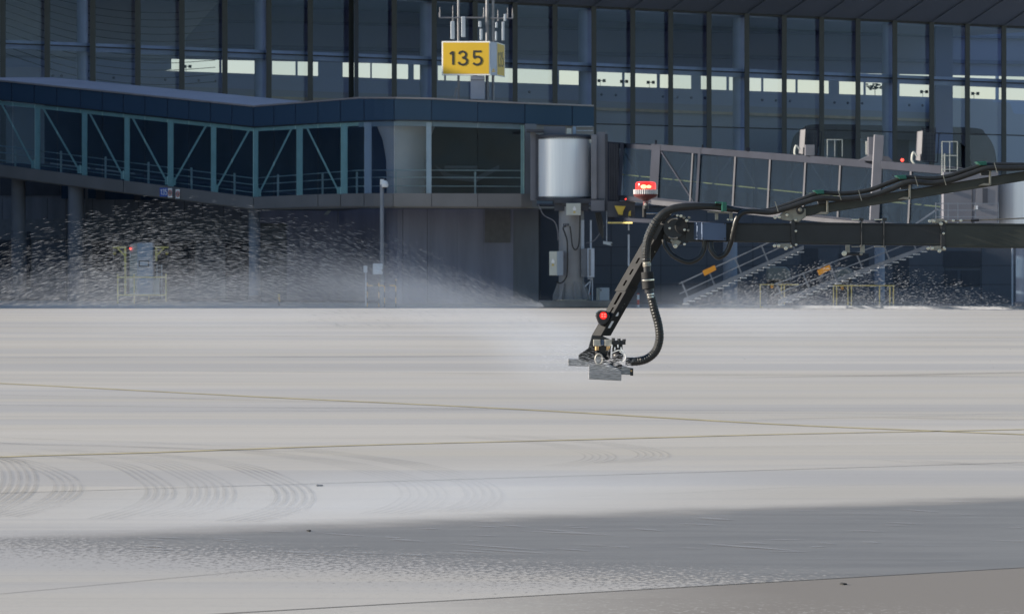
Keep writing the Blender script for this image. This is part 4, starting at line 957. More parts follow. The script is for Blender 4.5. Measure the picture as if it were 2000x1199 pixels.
# roof fittings
MB().disc(1461, 292, TY(1461) - .05, 4.5, .1, 12).build("roof_horn", "tunnel_shade_tone", jb)
MB().rect(1279, 274, 1283, 284, TY(1280), .15).build("roof_stub", "tunnel_shade_tone", jb); MB().rect(1371, 283, 1374, 290, TY(1372), .1).build("roof_stub", "tunnel_shade_tone", jb)
for (x, y0, y1, ladder) in ((1561, 253, 305, 0), (1790, 256, 318, 1)):
    Y = TY(x) + .5
    o = MB().pp([(x + 3, y0 + 1), (x + 12, y0), (x + 9, y1 - 3), (x, y1 - 5)], inv(x, Y + .15, x + 12, Y - .15), .5).build("air_conditioner", "ac_case", jb)
    MB().pp([(x + 12.5, y0 + 2), (x + 37, y0 + 4), (x + 34, y1 - 3), (x + 10, y1 - 5)], inv(x + 12, Y - .15, x + 37, Y + .2), .4).build("grille", "ac_grille", o)
    gm = MB()
    for k in range(5): gm.rect(x + 14 + k * 5.3, y0 + 4, x + 14.7 + k * 5.3, y1 - 5, Y - .3, .05)
    for k in range(6): gm.rect(x + 11, y0 + 9 + k * 8, x + 35, y0 + 9.6 + k * 8, Y - .3, .05)
    gm.build("grille_bars", "tunnel_shade_tone", o)
    fm = MB(); fm.seg(x + 37, y0 + 3, x + 34, y1, 1.8, Y - .2, .08).seg(x + 44, y0 + 5, x + 41, y1, 1.4, Y, .08).seg(x + 12, y0 - 1, x + 38, y0 + 1, 1.6, Y - .2, .08).seg(x + 11, y0 - 4, x + 37, y0 - 3, 1.4, Y, .06).seg(x + 12, y0 - 7, x + 12, y0 + 2, 1.4, Y, .06).seg(x + 37, y0 - 7, x + 37, y0 + 3, 1.4, Y, .06).seg(x + 37, y0 + 4, x + 44, y0 + 5, 1.2, Y, .06)
    fm.seg(x + 10, y1 - 3, x + 41, y1, 1.6, Y - .2, .08); fm.build("frame", "tunnel_shade_tone", o)
    MB().tube([P(p.x, p.y, Y - .1) for p in catmull([(x + 1, y1 - 12, 0), (x - 6, y1 - 20, 0), (x - 9, y1 - 6, 0), (x - 4, y1 + 2, 0)], 4)], .05, 6).build("duct", "cabinet_beige", o)
def hoop(x0, x1, y0, y1, Y, rungs, nm="roof_rail"):
    m = MB()
    for x in (x0, (x0 + x1) / 2, x1): m.rect(x - .8, y0, x + .8, y1, Y, .05)
    for k in range(rungs): y = lerp(y0, y1, k / max(1, rungs - .5)); m.rect(x0, y - .7, x1, y + .7, Y - .02, .04)
    m.build(nm, "cabinet_beige", jb)
hoop(1616, 1645, 273, 306, TY(1630) + .8, 1); hoop(1840, 1870, 277, 345, TY(1855) - .2, 3, "access_ladder"); MB().rect(1844, 300, 1846, 345, TY(1845) - .4, .05).build("ladder_stile", "cabinet_beige", jb)
MB().rect(1573, 283, 1591, 304, TY(1580) - .1, .5).build("roof_box", "bridge_light", jb)
MB().rect(1696, 268, 1709, 313, TY(1700) + .1, .5).build("lift_column_head", "bridge_light", jb)
MB().rect(1691, 276, 1694, 302, TY(1692) + .1, .1).build("whip_aerial", "cabinet_beige", jb)
MB().pp([(1708, 263), (1727, 265), (1717, 430), (1699, 430)], TY(1710) - .35, .4).build("lift_column", "bridge_light", jb, bevel=.02)
MB().pp([(1678, 313), (1700, 302), (1735, 306), (1748, 318)], TY(1710) + .1, .6).build("lift_saddle", "bridge_light", jb)
MB().ball(P(1762.5, 313, TY(1762) - .1), .07, 10).build("warning_lamp", "lamp_red", jb)
MB().ball(P(1222, 389, TY(1222)), .03, 8).build("warning_lamp", "lamp_red", jb)
m = MB(); m.pp([(1200, 402), (1222, 403), (1217, 413), (1216, 420), (1208, 419)], TY(1210) + .2, .02); m.pp([(1228, 414), (1232, 411), (1232, 422), (1227, 422)], TY(1210) + .2, .02); m.build("warning_tape", "warn_yellow", jb)
MB().rect(1187, 393, 1240, 424, TY(1210) + .4, 1.2).build("under_box", "bridge_dark", jb)
MB().band(1187, 1500, lambda x: line(1187, 424, 1500, 440)(x), lambda x: line(1187, 431, 1500, 449)(x), lambda x: TY(x) + .1, .6).build("under_beam", "tunnel_shade_tone", jb)
MB().band(1187, 1235, lambda x: 434, lambda x: 436.5, lambda x: TY(x), .1).build("under_rail", "rust_yellow", jb)
# cabin at the right
QY = 221.0
MB().rect(1843, 336, 1950, 446, QY, 2.6).build("cabin", "bridge_grey", jb)
MB().rect(1898, 352, 1900, 446, QY - .03, .05).build("cabin_seam", "bridge_dark", jb)
d = MB().pp([(1907, 354), (1949, 352), (1947, 446), (1905, 446)], QY - .05, .05).build("door", "bridge_light", jb)
MB().rect(1919, 368, 1929, 397, QY - .07, .03).build("window", "void_dark", d); MB().rect(1904, 402, 1910, 409, QY - .1, .05).build("handle", "white_paint", d)
MB().rect(1855, 370, 1862, 377, QY - .05, .04).build("notice", "antenna_white", jb)
c = P(1990, 500, QY + 2); MB().lathe((c.x, c.y, P(0, 446, QY).z), [(40 * QY / F, 0), (40 * QY / F, 2.2)], 32).build("shutter_drum", "drum_metal", jb, smooth=True)
rl = MB()
for x in (1828, 1852, 1871, 1905, 1950): rl.rect(x - .8, 396, x + .8, 447, QY - 1.2, .04)
for y in (397, 410, 423, 446): rl.rect(1828, y, 1950, y + 1.4, QY - 1.22, .03)
rl.build("platform_rail", "stair_metal", jb)
MB().rect(1826, 446, 1960, 451, QY - 1.3, 1.4).build("platform", "bridge_grey", jb)
MB().seg(1775, 447, 1832, 408, 3, QY - 1.2, .06).build("stair_rail", "stair_metal", jb)

# things on the right, behind and under the bridge
for (a, b_, yt, Y, lb, mt) in ((1412, 1440, 452, 254, "pale blue round column seen between the cable loops and the stairs", "column_blue"), (1708, 1728, 452, 253, "pale blue round column behind the steeper stairs", "column_blue"), (1984, 2026, 446, 240, "thick pale blue column at the right edge of the wing", "column_blue")):
    c = P((a + b_) / 2, 500, Y); r = (b_ - a) / 2 * Y / F; t = thing("support_column", lb, "column", (c.x, c.y, zb), "pale columns of the wing")
    MB().lathe((c.x, c.y, zb), [(0, 0), (r, 0), (r, P(0, yt, Y).z - zb), (0, P(0, yt, Y).z - zb)], 22).build("shaft", mt, t, smooth=True)
    MB().lathe((c.x, c.y, zb + .001), [(r * 1.15, 0), (r * 1.15, .2), (r * 1.01, .25)], 22).build("footing", "concrete_pillar", t)
MB_ = MB(); c = P(1977, 500, 246); tag(MB().rect(1976, 446, 1979, 598, 246, .1).build("drain_pipe", "cabinet_blue"), "thin pale drain pipe beside the thick column at the right edge", "pipe")
def stairs(x0, y0, x1, y1, Y, lb, n, sign_px, group="boarding stairs of the jet bridge"):
    # x0,y0 foot; x1,y1 top of the stringer
    t = thing("access_stairs", lb, "stairs", P(x0, HZ + CH / Y * F, Y), group)
    sl = (y1 - y0) / (x1 - x0)
    for k, dd in enumerate((0, 1.1)):
        MB().pp([(x0, y0 + 3), (x1, y1 + 3), (x1, y1 - 5), (x0, y0 - 7)], Y + dd, .06).build("stringer", "stair_metal", t)
    for i in range(n):
        f = (i + .5) / n; x = lerp(x0, x1, f); y = lerp(y0, y1, f) + 5
        MB().rect(x - 5.5, y, x + 6, y + 1.7, Y + .07, 1.0).build("tread", "tread_metal", t)
    for off, wd in ((-22, 2.0), (-42, 2.4)):
        MB().seg(x0 - 8, y0 + off + 6, x1, y1 + off, wd, Y - .05, .05).build("handrail", "stair_metal", t)
    k = 0
    x = x0 + 10
    while x < x1:
        yy = y0 + (x - x0) * sl; MB().seg(x, yy - 2, x - 14, yy - 40 + 4, 3, Y - .02, .04).build("baluster", "stair_metal", t); x += 52
    sx, sy = sign_px
    MB().pp([(sx - 13, sy + 3 - 1), (sx + 11, sy - 9), (sx + 14, sy), (sx - 9, sy + 12)], Y - .1, .03).build("warning_plate", "orange_sign", t)
    return t
stairs(1335, 590, 1570, 484, 243, "grey boarding stairs climbing behind the cable loops, with an orange plate", 21, (1385, 527))
stairs(1520, 592, 1826, 478, 238, "grey boarding stairs climbing to the cabin platform, with an orange plate", 22, (1609, 526))
def yfence(x0, x1, y0, y1, Y, xs, lb):
    t = thing("yellow_railing", lb, "barrier", P((x0 + x1) / 2, y1, Y), "yellow railings round the stairs")
    for x in xs: MB().rect(x - 1, y0, x + 1, y1, Y, .06).build("post", "rust_yellow", t)
    for y in (y0, lerp(y0, y1, .93)): MB().rect(x0, y, x1, y + 1.8, Y - .02, .05).build("rail", "rust_yellow", t)
yfence(1485, 1560, 555, 602, 247, (1485, 1526, 1532), "faint yellow railing behind the foot of the stairs to the cabin")
yfence(1626, 1748, 557, 602, 246, (1628, 1634, 1656, 1663, 1718, 1738, 1745), "yellow railing with closely set posts before the wing, right of the stairs")
for (x, y, lb) in ((1508, 560, "orange lamp on the faint yellow railing"), (1645, 563, "orange lamp left of the closely set yellow railing")):
    tag(MB().ball(P(x, y, 245.9), (.08, .06, .09), 8).build("warning_lamp", "orange_sign"), lb, "lamp")
for (x0, y0, x1, y1, lb) in ((1497, 520, 1545, 548, "grey covered equipment bulk below the nearer stairs, beside a dark opening"), (1633, 522, 1668, 545, "grey covered equipment bulk below the cabin stairs")):
    m = MB(); m.pp([(x0, y1), (x0 + 2, y0 + 4), (x0 + 10, y0), (x1 - 10, y0 + 1), (x1 - 2, y0 + 8), (x1, y1)], 252, 1.4); m.rect(x0 + 2, y1, x1 - 2, yb(252), 252.3, .9, 1)
    tag(m.build("tug_vehicle", ["tarp_grey", "bridge_dark"], bevel=.08), lb, "equipment", "covered bulks below the stairs")
t = thing("utility_cabinet", "white utility cabinet standing right of the jet bridge column", "cabinet", P(1178, 597, 250))
MB().rect(1171, 562, 1190, 595, 249.5, .5).build("body", "cabinet_white", t, bevel=.015); MB().pp([(1165, 563), (1171, 562), (1171, 595), (1165, 594)], inv(1165, 249.9, 1171, 249.5), .3).build("side", "cabinet_beige", t)
MB().rect(1172.5, 565, 1174.5, 568, 249.47, .03).build("lock", "black_plastic", t)

# ------------------------------------------------------------ de-icing boom
D = 33.0; K = D / F
bm_ = thing("deicing_boom", "black telescopic de-icing boom with hoses, red beacon and a hanging spray arm", "boom", P(1700, 480, D + .1))
def bt(x, top=True): return (431.5 + (x - 1345) * .0115) if top else (475 + (x - 1345) * .0115)
BW = .17
def beam(x0, x1, t0, t1, name, mat, Yd=0, dep=BW):
    MB().pp([(x0, bt(x0) - t0), (x1, bt(x1) - t0), (x1, bt(x1, False) + t1), (x0, bt(x0, False) + t1)], D + Yd, dep).build(name, mat, bm_, bevel=.004)
beam(1338, 1552, -2.5, -3, "inner_beam", "boom_paint", .012, .14)
beam(1545, 1846, 0, 0, "middle_beam", "boom_paint", 0)
beam(1838, 2060, 2, 2.5, "outer_beam", "boom_olive", -.012, .2)
for (x0, x1, dy, Yd) in ((1345, 1550, 5, .0085), (1552, 1844, 3.5, -.0035), (1848, 2060, 1.5, -.0155)):
    MB().pp([(x0, bt(x0) + dy), (x1, bt(x1) + dy), (x1, bt(x1) + dy + 1.2), (x0, bt(x0) + dy + 1.2)], D + Yd, .006).build("top_flange", "arm_paint", bm_)
    MB().pp([(x0, bt(x0, False) - dy - 1.5), (x1, bt(x1, False) - dy - 1.5), (x1, bt(x1, False) - dy), (x0, bt(x0, False) - dy)], D + Yd, .006).build("bottom_flange", "boom_olive", bm_)
for x, wd, ex in ((1550, 7, 4), (1683.5, 2.6, 4), (1727, 2.6, 4), (1842, 9, 5)):
    MB().pp([(x - wd / 2, bt(x) - ex), (x + wd / 2, bt(x) - ex), (x + wd / 2, bt(x, False) + ex), (x - wd / 2, bt(x, False) + ex)], D - .02, .22).build("collar", "boom_paint", bm_, bevel=.003)
def bolt(x, y, r=3.0, Yd=-.03, mat="steel_bright", t=.012, par=None):
    m = MB(); m.disc(x, y, D + Yd, r, t, 12).disc(x, y, D + Yd - .006, r * .62, .01, 6); return m.build("bolt", mat, par or bm_, bevel=.0015)
for x, y in ((1554.5, 451.5), (1555, 478), (1554, 430), (1843, 456), (1844, 484)): bolt(x, y, 2.6)
# bolt clusters: plate + bolts
def cluster(x, y, lb=None):
    o = MB().pp([(x - 16, y - 4), (x + 6, y - 5), (x + 16, y + 1), (x + 14, y + 5), (x - 14, y + 4)], D - .015, .06).build("clamp_plate", "steel_dull", bm_, bevel=.002)
    for dx, dy, r in ((-20, 0, 3.4), (-12, 0, 3.4), (2, 5, 3.8), (12, 1, 2.6)): bolt(x + dx, y + dy, r, -.035, "steel_bright", .02, o)
cluster(1533, 480); cluster(1833, 485); cluster(1836, 432)
for x in (1664, 1708): MB().rect(x, 427.5, x + 22, 430.5, D - .02, .05).build("latch_bar", "steel_bright", bm_, bevel=.002); 
for x in (1682, 1727):
    MB().rect(x - 4, 426, x + 5, 431.5, D - .025, .07).build("latch_block", "boom_paint", bm_, bevel=.002)
for x in (1664, 1708): MB().rect(x, 480.5, x + 22, 483, D - .02, .05).build("latch_bar", "steel_dull", bm_, bevel=.002)
for x in (1652, 1681): MB().rect(x, 478, x + 8, 494, D - .01, .05).build("hanger_plate", "steel_dull", bm_, bevel=.002)
MB().ptube([(1650, 496), (1683, 496)], D, 3, 10).build("roller", "boom_paint", bm_, smooth=True); bolt(1649, 495, 5.2, -.02, "steel_bright"); bolt(1682, 496, 3.2, -.02, "steel_dull")
MB().ptube([(1850, 431.5), (1905, 430.5), (2060, 424)], D - .02, 1.3, 6).build("tie_rod", "steel_dull", bm_)
MB().ptube([(1896, 431), (1912, 429.8)], D - .02, 2.6, 8).build("turnbuckle", "black_plastic", bm_)
for x in (1862, 1877): bolt(x, 431, 3, -.03)
# upper strut
MB().pp([(1566, 404.5), (2060, 325.5), (2060, 344), (1569, 423.5)], D + .02, .07).build("upper_strut", "boom_olive", bm_, bevel=.004)
MB().pp([(1566, 404.3), (2060, 325.3), (2060, 327), (1566.5, 406)], D + .015, .006).build("strut_edge", "arm_paint", bm_)
o = MB().pp([(1518, 424), (1534, 410), (1562, 404), (1574, 408), (1574, 424), (1560, 434), (1530, 430)], D - .012, .05).build("strut_bracket", "steel_dull", bm_, bevel=.003)
MB().disc(1563, 411, D - .03, 8, .08, 18).build("pivot", "boom_paint", o, bevel=.002); bolt(1563, 410, 4, -.05, "steel_dull", par=o)
for x, y in ((1514, 425), (1522, 424), (1535, 411), (1537, 420)): bolt(x, y, 3.2, -.03, par=o)
# hose saddles on the strut
for x, y in ((1607, 390), (1768, 361), (1925, 334)):
    o = MB().pp([(x - 10, y + 2), (x + 12, y), (x + 10, y + 8), (x - 8, y + 9)], D - .02, .1).build("hose_saddle", "boom_paint", bm_, bevel=.003)
    MB().pp([(x + 7, y - 3), (x + 11, y - 3), (x + 11, y + 28), (x + 7, y + 28)], D - .03, .03).build("strap", "steel_dull", o, bevel=.002)
    MB().pp([(x - 14, y + 29), (x - 2, y + 24), (x + 11, y + 24), (x + 9, y + 29)], D - .03, .08).build("foot_pad", "steel_dull", o, bevel=.003)
    MB().pp([(x - 18, y - 18), (x + 2, y - 19), (x + 3, y - 11), (x - 10, y - 11)], D - .08, .18).build("hose_clip", "clip_green", o, bevel=.003)
# hoses
def hose(pts, r, name="hose", corr=None, mat="hose_rubber", n=14):
    c = catmull([(p[0], p[1], p[2] if len(p) > 2 else 0) for p in pts], 10)
    if corr:   # fine ribs
        L = []; acc = 0; c2 = [c[0]]
        for i in range(1, len(c)):
            d = (c[i] - c[i - 1]).length; k = max(1, int(d / 1.1))
            for j in range(1, k + 1): c2.append(lerp(c[i - 1], c[i], j / k))
        rs = [(r * (1 + corr * (1 if (i // 2) % 2 else -1))) * K for i in range(len(c2))]; c = c2
    elif callable(r): rs = [r(p) * K for p in c]
    else: rs = [r * K] * len(c)
    return MB().tube([P(p.x, p.y, D + p.z) for p in c], rs, n).build(name, mat, bm_, smooth=not corr)
hose([(1262, 512, -.07), (1262, 490, -.07), (1266, 465, -.07), (1277, 440, -.08), (1294, 419, -.08), (1318, 407, -.08), (1355, 403, -.08), (1398, 404, -.07), (1430, 409, -.06), (1465, 413, -.04), (1500, 411, -.02), (1540, 399, -.02), (1575, 386, -.02), (1603, 377, -.02), (1650, 378, -.02), (1695, 372, -.02), (1735, 358, -.02), (1770, 347, -.02), (1815, 349, -.02), (1850, 345, -.02), (1890, 332, -.02), (1925, 323, -.02), (1970, 322, -.02), (2060, 324, -.02)], lambda p: 8.4 if p.y > 470 and p.x < 1300 else max(4.6, 8.4 - max(0, p.x - 1265) * .0125 - (1.2 if p.x > 1430 else 0)))
hose([(1387, 472, -.05), (1389, 488, -.06), (1398, 500, -.06), (1406, 502, -.06), (1418, 494, -.06), (1427, 475, -.07), (1433, 450, -.09), (1439, 428, -.1), (1450, 415.5, -.1), (1470, 413, -.1), (1505, 415, -.1), (1540, 406, -.1), (1575, 394, -.1), (1605, 387, -.1), (1650, 389, -.1), (1700, 383, -.1), (1740, 370, -.1), (1775, 356, -.1), (1820, 358, -.1), (1855, 353, -.1), (1895, 340, -.1), (1930, 329, -.1), (1975, 329, -.1), (2060, 326, -.1)], 5.2)
hose([(1376, 470, -.05), (1375, 486, -.05), (1366, 503, -.06), (1348, 512, -.06), (1330, 508, -.06), (1312, 497, -.05), (1300, 480, -.03), (1296, 468, -.02)], 4.8)
hose([(1272, 580, -.06), (1278, 605, -.06), (1286, 635, -.06), (1288, 662, -.06), (1280, 686, -.05), (1262, 701, -.05), (1240, 706, -.04), (1222, 705, -.04)], 8.2, corr=.03)
hose([(1262, 512, -.074), (1262, 490, -.074), (1266, 465, -.074), (1277, 440, -.084), (1284, 430, -.084)], 8.7, "ribbed_sleeve", corr=.04)
# zip ties
for x, y, a in ((1517, 402, -.3), (1640, 379, 0), (1680, 380, -.2), (1790, 352, 0), (1845, 350, -.3), (1945, 326, 0)):
    MB().seg(x - 3, y - 8, x + 3, y + 12, 1.4, D - .158, .01).build("cable_tie", "steel_dull", bm_)
# green clip on the near hose with its stand
MB().rect(1410, 395, 1419.5, 413, D - .15, .14).build("hose_clip", "clip_green", bm_, bevel=.003); MB().rect(1398, 394.5, 1412, 397, D - .14, .12).build("clip_tongue", "clip_green", bm_, bevel=.002)
MB().pp([(1383, 413), (1412, 413.5), (1432, 416.5), (1430, 418), (1383, 415)], D - .04, .08).build("stand_plate", "steel_dull", bm_, bevel=.001)
for x in (1397, 1425): MB().rect(x, 416.5, x + 6, 430, D - .01, .05).build("stand_leg", "steel_dull", bm_, bevel=.002)
bolt(1422, 429, 2.4); bolt(1429, 429.5, 2.4)
# couplings on the near hose
for (p, q, r, mt) in (((1262, 507), (1262.5, 515), 7.4, "steel_bright"), ((1262.5, 514), (1264, 521), 8.2, "steel_dull"), ((1263.5, 520), (1264, 532), 7, "boom_paint"), ((1264, 531), (1265, 545), 12, "arm_paint"),
                      ((1265, 545), (1265.3, 549), 12.8, "steel_bright"), ((1265.3, 549), (1267, 564), 12.4, "arm_paint"), ((1267, 564), (1268.5, 572), 9, "boom_paint"), ((1269.5, 573), (1270.2, 577), 7.6, "steel_bright"), ((1270.3, 578), (1271, 582), 7.4, "steel_bright"), ((1271, 577), (1272, 586), 6.9, "boom_paint")):
    MB().ptube([p + (D - .07,), q + (D - .07,)], D, r, 18).build("hose_coupling", mt, bm_, bevel=.003, smooth=True)
# junction box
jx = MB(); a = P(1352.5, 434, D + .03); b_ = P(1371, 434.5, D - .10); c_ = P(1418.5, 436, D - .075); h = Vector((0, 0, -34 * K))
jx.add([a, b_, c_, c_ + Vector((0, .13, 0)), a + h, b_ + h, c_ + h, c_ + Vector((0, .13, 0)) + h], [(0, 1, 5, 4), (1, 2, 6, 5), (2, 3, 7, 6), (3, 0, 4, 7), (0, 3, 2, 1), (4, 5, 6, 7)])
jo = jx.build("junction_box", "junction_grey", bm_, bevel=.004)
for x, y in ((1372.5, 436.5), (1415.5, 437), (1372.5, 466), (1415.5, 466)): MB().disc(x, y, D - .108, 1.4, .02, 8).build("screw", "black_plastic", jo)
# joint
o = MB().pp([(1290, 440), (1306, 426), (1318, 419), (1338, 420), (1345, 428), (1345, 474), (1330, 478), (1312, 476), (1296, 470)], D + .02, .06).build("hinge_body", "boom_paint", bm_, bevel=.005)
MB().disc(1317, 445, D - .02, 22, .04, 28).build("hinge_disc", "boom_paint", o, bevel=.004)
MB().disc(1332, 443, D - .03, 14, .04, 22).build("hinge_hub", "arm_paint", o, bevel=.006)
for k, (x, y) in enumerate(((1330, 422), (1336, 425), (1341, 431), (1337, 449), (1344, 450), (1337, 477), (1308, 446), (1346, 425), (1323, 421), (1318, 480), (1312, 470))): bolt(x, y, 3.2 if k < 3 else 2.6, -.045, "steel_bright" if k % 3 != 1 else "steel_dull", par=o)
MB().tube([P(1317 + 19 * math.cos(a), 447 + 19 * math.sin(a), D - .025) for a in [1.2 + i * .1 for i in range(11)]], .006, 8).build("hinge_rim", "steel_dull", o, smooth=True)
MB().tube([P(1319 + 17 * math.cos(a), 444 + 17 * math.sin(a), D - .03) for a in [-2.6 + i * .12 for i in range(12)]], .005, 8).build("hinge_rim", "steel_bright", o, smooth=True)
MB().pp([(1311, 472), (1319, 466), (1331, 472), (1324, 482), (1316, 484)], D - .01, .06).build("hinge_foot", "steel_dull", o, bevel=.003); bolt(1319, 481, 4.2, -.03, par=o)
MB().pp([(1276, 430), (1296, 424), (1308, 417), (1311, 421), (1296, 440), (1287, 446)], D + .01, .04).build("hinge_cheek", "arm_paint", o, bevel=.004)
for x, y in ((1289, 424), (1300, 421), (1309, 418), (1283, 429)): bolt(x, y, 2.2, -.02, "steel_bright", par=o)
# drop arm: square tube turned on its corner
def arm(p, q, sl, sr, name, mat):
    # p,q: photo positions of the near corner line; sl, sr: horizontal pixel reach to left and right edges
    A_, B_ = P(p[0], p[1], D - .02), P(q[0], q[1], D - .02)
    dl = Vector((-sl * K, sl * K, 0)); dr = Vector((sr * K, sr * K * 1.0, 0)); ax = (B_ - A_).normalized()
    m = MB(); pts = [A_, A_ + dl, A_ + dl + dr, A_ + dr]
    m.prism(pts, B_ - A_); return m.build(name, mat, bm_, bevel=.004)
arm((1299, 433), (1221, 569), 21, 19, "outer_arm", "arm_paint")
arm((1228, 560), (1173.5, 656), 18.5, 20, "inner_arm", "arm_paint")
A_ = Vector((1299, 433)); B_ = Vector((1221, 569))
def onarm(t, s, Aa=A_, Bb=B_): # point along the near corner; s<0 left face
    q = Aa + (Bb - Aa) * t; return q
def slot(t0, t1, s, w, mat, Aa=A_, Bb=B_, reach=21, side=-1, name="slot"):
    p0, p1 = Aa + (Bb - Aa) * t0, Aa + (Bb - Aa) * t1
    def fp(q, d): X = q.x + side * d; return P(X, q.y, D - .02 + d * K - .0015)
    MB().prism([fp(p0, s), fp(p1, s), fp(p1, s + w), fp(p0, s + w)], (side * -.003, .002, 0)).build(name, mat, bm_)
slot(.12, .28, 4, 8, "slot_black")
for a_, b__ in ((.52, .60), (.68, .76), (.84, .92)): slot(a_, b__, 8, 3.6, "slot_black")
C_, D_ = Vector((1228, 560)), Vector((1173.5, 656))
slot(.12, .36, 6, 4.5, "slot_black", C_, D_); slot(.42, .53, 6, 3, "slot_black", C_, D_)
slot(.52, .60, 7, 4, "white_paint", C_, D_, side=1); slot(.70, .84, 5, 4.5, "white_paint", C_, D_, side=1)  # white strips paint the bright ground seen through these slots
for (x, y) in ((1237, 567), (1211, 611)): MB().disc(x, y, D + .01, 3.2, .02, 12).build("arm_bolt", "arm_paint", bm_)
for x, y in ((1219, 593), (1215, 600), (1279, 492)): MB().disc(x, y, D + .015, 1.3, .01, 8).build("rivet", "steel_dull", bm_)
MB().pp([(1284, 436), (1296, 441), (1280, 470), (1270, 464)], D - .03, .02).build("arm_cap", "boom_paint", bm_, bevel=.003)
# tail lamp
o = MB().pp([(1163, 617), (1165, 609), (1172, 605.5), (1181, 606), (1188, 610), (1191, 618), (1188, 627), (1182, 633), (1174, 637), (1168, 630)], D - .07, .09).build("lamp_housing", "black_plastic", bm_, bevel=.008)
MB().tube([P(1165 + 0, 620, D - .065), P(1164, 612, D - .065), P(1168, 607.5, D - .065), P(1175, 606, D - .065), P(1182, 607, D - .065)], .0035, 6).build("lamp_rim", "steel_bright", o)
MB().disc(1178.5, 616.5, D - .078, 7.2, .01, 20).build("lamp_lens", "lens_red", o)
for dx in (-2.6, 2.6):
    for dy in (-2.2, 2.2): MB().rect(1179 + dx - 1.8, 616 + dy - 1.1, 1179 + dx + 1.8, 616 + dy + 1.1, D - .083, .006).build("lamp_diode", "led_red", o)
# beacon
bc = P(1261, 393, D - .02)
o = MB().lathe((bc.x, bc.y, bc.z), [(0, 0), (5 * K, 0), (9 * K, 3 * K), (21 * K, 8 * K), (23.5 * K, 11 * K), (23.5 * K, 14 * K), (0, 14 * K)], 36).build("beacon_base", "beacon_base", bm_, smooth=True)
vs = []; nn = 72
for zz in (13.5, 22.5):
    for k in range(nn): r = (24.2 if k % 2 else 23.0) * K; a = 2 * math.pi * k / nn; vs.append((bc.x + r * math.cos(a), bc.y + r * math.sin(a), bc.z + zz * K))
MB().add(vs, [(k, (k + 1) % nn, nn + (k + 1) % nn, nn + k) for k in range(nn)] + [list(range(nn, 2 * nn))]).build("beacon_ring", "clear_ring", o)
MB().lathe((bc.x, bc.y, bc.z + 22.5 * K), [(20.3 * K, 0), (20.3 * K, 10 * K), (18.5 * K, 14.5 * K), (12 * K, 15.8 * K), (0, 16 * K)], 36).build("beacon_dome", "dome_red", o, smooth=True)
for dx, r in ((-4, 5.2), (6, 4.2)): MB().ball((bc.x + dx * K, bc.y - .03, bc.z + 28 * K), (r * K * 1.2, .01, r * K * .8), 10).build("beacon_lamp", "led_warm", o, smooth=True)
MB().ptube([(1261, 394), (1261, 402)], D - .02, 5.2, 12).build("beacon_stem", "beacon_base", o, smooth=True)
MB().ptube([(1261, 401), (1261, 409)], D - .02, 6, 12).build("beacon_joint", "black_plastic", o, bevel=.003); bolt(1261, 399.5, 3.0, -.045, "valve_pale", par=o)
MB().ptube([(1258.5, 405), (1258.5, 424.5)], D - .02, 4, 12).build("beacon_post", "arm_paint", o, bevel=.002)
MB().ptube([(1259, 417), (1290, 417.5)], D - .02, 1.3, 8).build("beacon_bracket", "steel_bright", o)
# spray head
o = MB().pp([(1156, 655), (1177, 656), (1194, 664), (1192, 700), (1146, 704), (1130, 700), (1130, 693), (1149, 680)], D - .005, .05).build("head_frame", "boom_paint", bm_, bevel=.004)
MB().pp([(1130, 693), (1148, 681), (1178, 690), (1215, 712), (1214, 720), (1130, 702)], D - .03, .03).build("head_wing", "arm_paint", o, bevel=.003)
for x0 in (1159, 1181):
    MB().rect(x0, 663, x0 + 14, 676, D - .06, .05).build("valve_block", "valve_pale", o, bevel=.003)
    MB().ptube([(x0 + 7, 675), (x0 + 7, 684)], D - .04, 4.2, 12).build("valve_stem", "brass", o, smooth=True)
    MB().ptube([(x0 + 7, 684), (x0 + 7, 697)], D - .04, 3.2, 10).build("nozzle_pipe", "arm_paint", o, smooth=True)
MB().rect(1174, 664, 1180, 674, D - .05, .03).build("valve_link", "junction_grey", o, bevel=.002)
m = MB(); m.tube([P(1170 + 7 * math.cos(a), 701 + 9.5 * math.sin(a), D - .075) for a in [i * math.pi / 12 for i in range(25)]], .0065, 8); m.build("nozzle_ring", "valve_pale", o, smooth=True)
MB().disc(1170, 701, D - .06, 6, .03, 18).build("nozzle", "plate_wet", o)
MB().rect(1194, 665, 1222, 673, D - .05, .07).rect(1196, 672, 1216, 706, D - .03, .05).build("manifold", "black_plastic", o, bevel=.003)
for x in (1198, 1209, 1219): MB().ptube([(x, 660 + (x - 1198) * .1), (x, 667)], D - .05, 3.4, 8).build("manifold_cap", "black_plastic", o)
for x, y in ((1195.5, 676), (1207, 676), (1201, 681), (1213, 681)): MB().rect(x - 1.2, y - 3, x + 1.2, y + 3, D - .085, .03).build("terminal_mark", "wire_white", o)
MB().ball(P(1207, 695, D - .04), (11 * K, .035, 9 * K), 14).build("motor_cover", "black_plastic", o, smooth=True)
for pts in ([(1193, 691), (1200, 687), (1210, 684), (1217, 688), (1216, 690), (1210, 686)], [(1214, 682), (1220, 690), (1222, 700), (1216, 706), (1210, 705)]):
    MB().tube([P(p.x, p.y, D - .09) for p in catmull([(a, b_, 0) for a, b_ in pts], 5)], .0035, 6).build("wire", "wire_white", o, smooth=True)
MB().ptube([(1190, 700), (1187, 690), (1192, 680)], D - .09, 1.2, 6).build("wire", "black_plastic", o)
MB().pp([(1109.5, 700), (1170, 703), (1170, 716), (1109.5, 714.5)], D - .02, .10).build("spray_bar", "plate_wet", o, bevel=.004)
MB().pp([(1150, 712), (1186, 708), (1214, 724), (1214, 729), (1150, 727)], D - .05, .05).build("spray_bar", "plate_wet", o, bevel=.003)
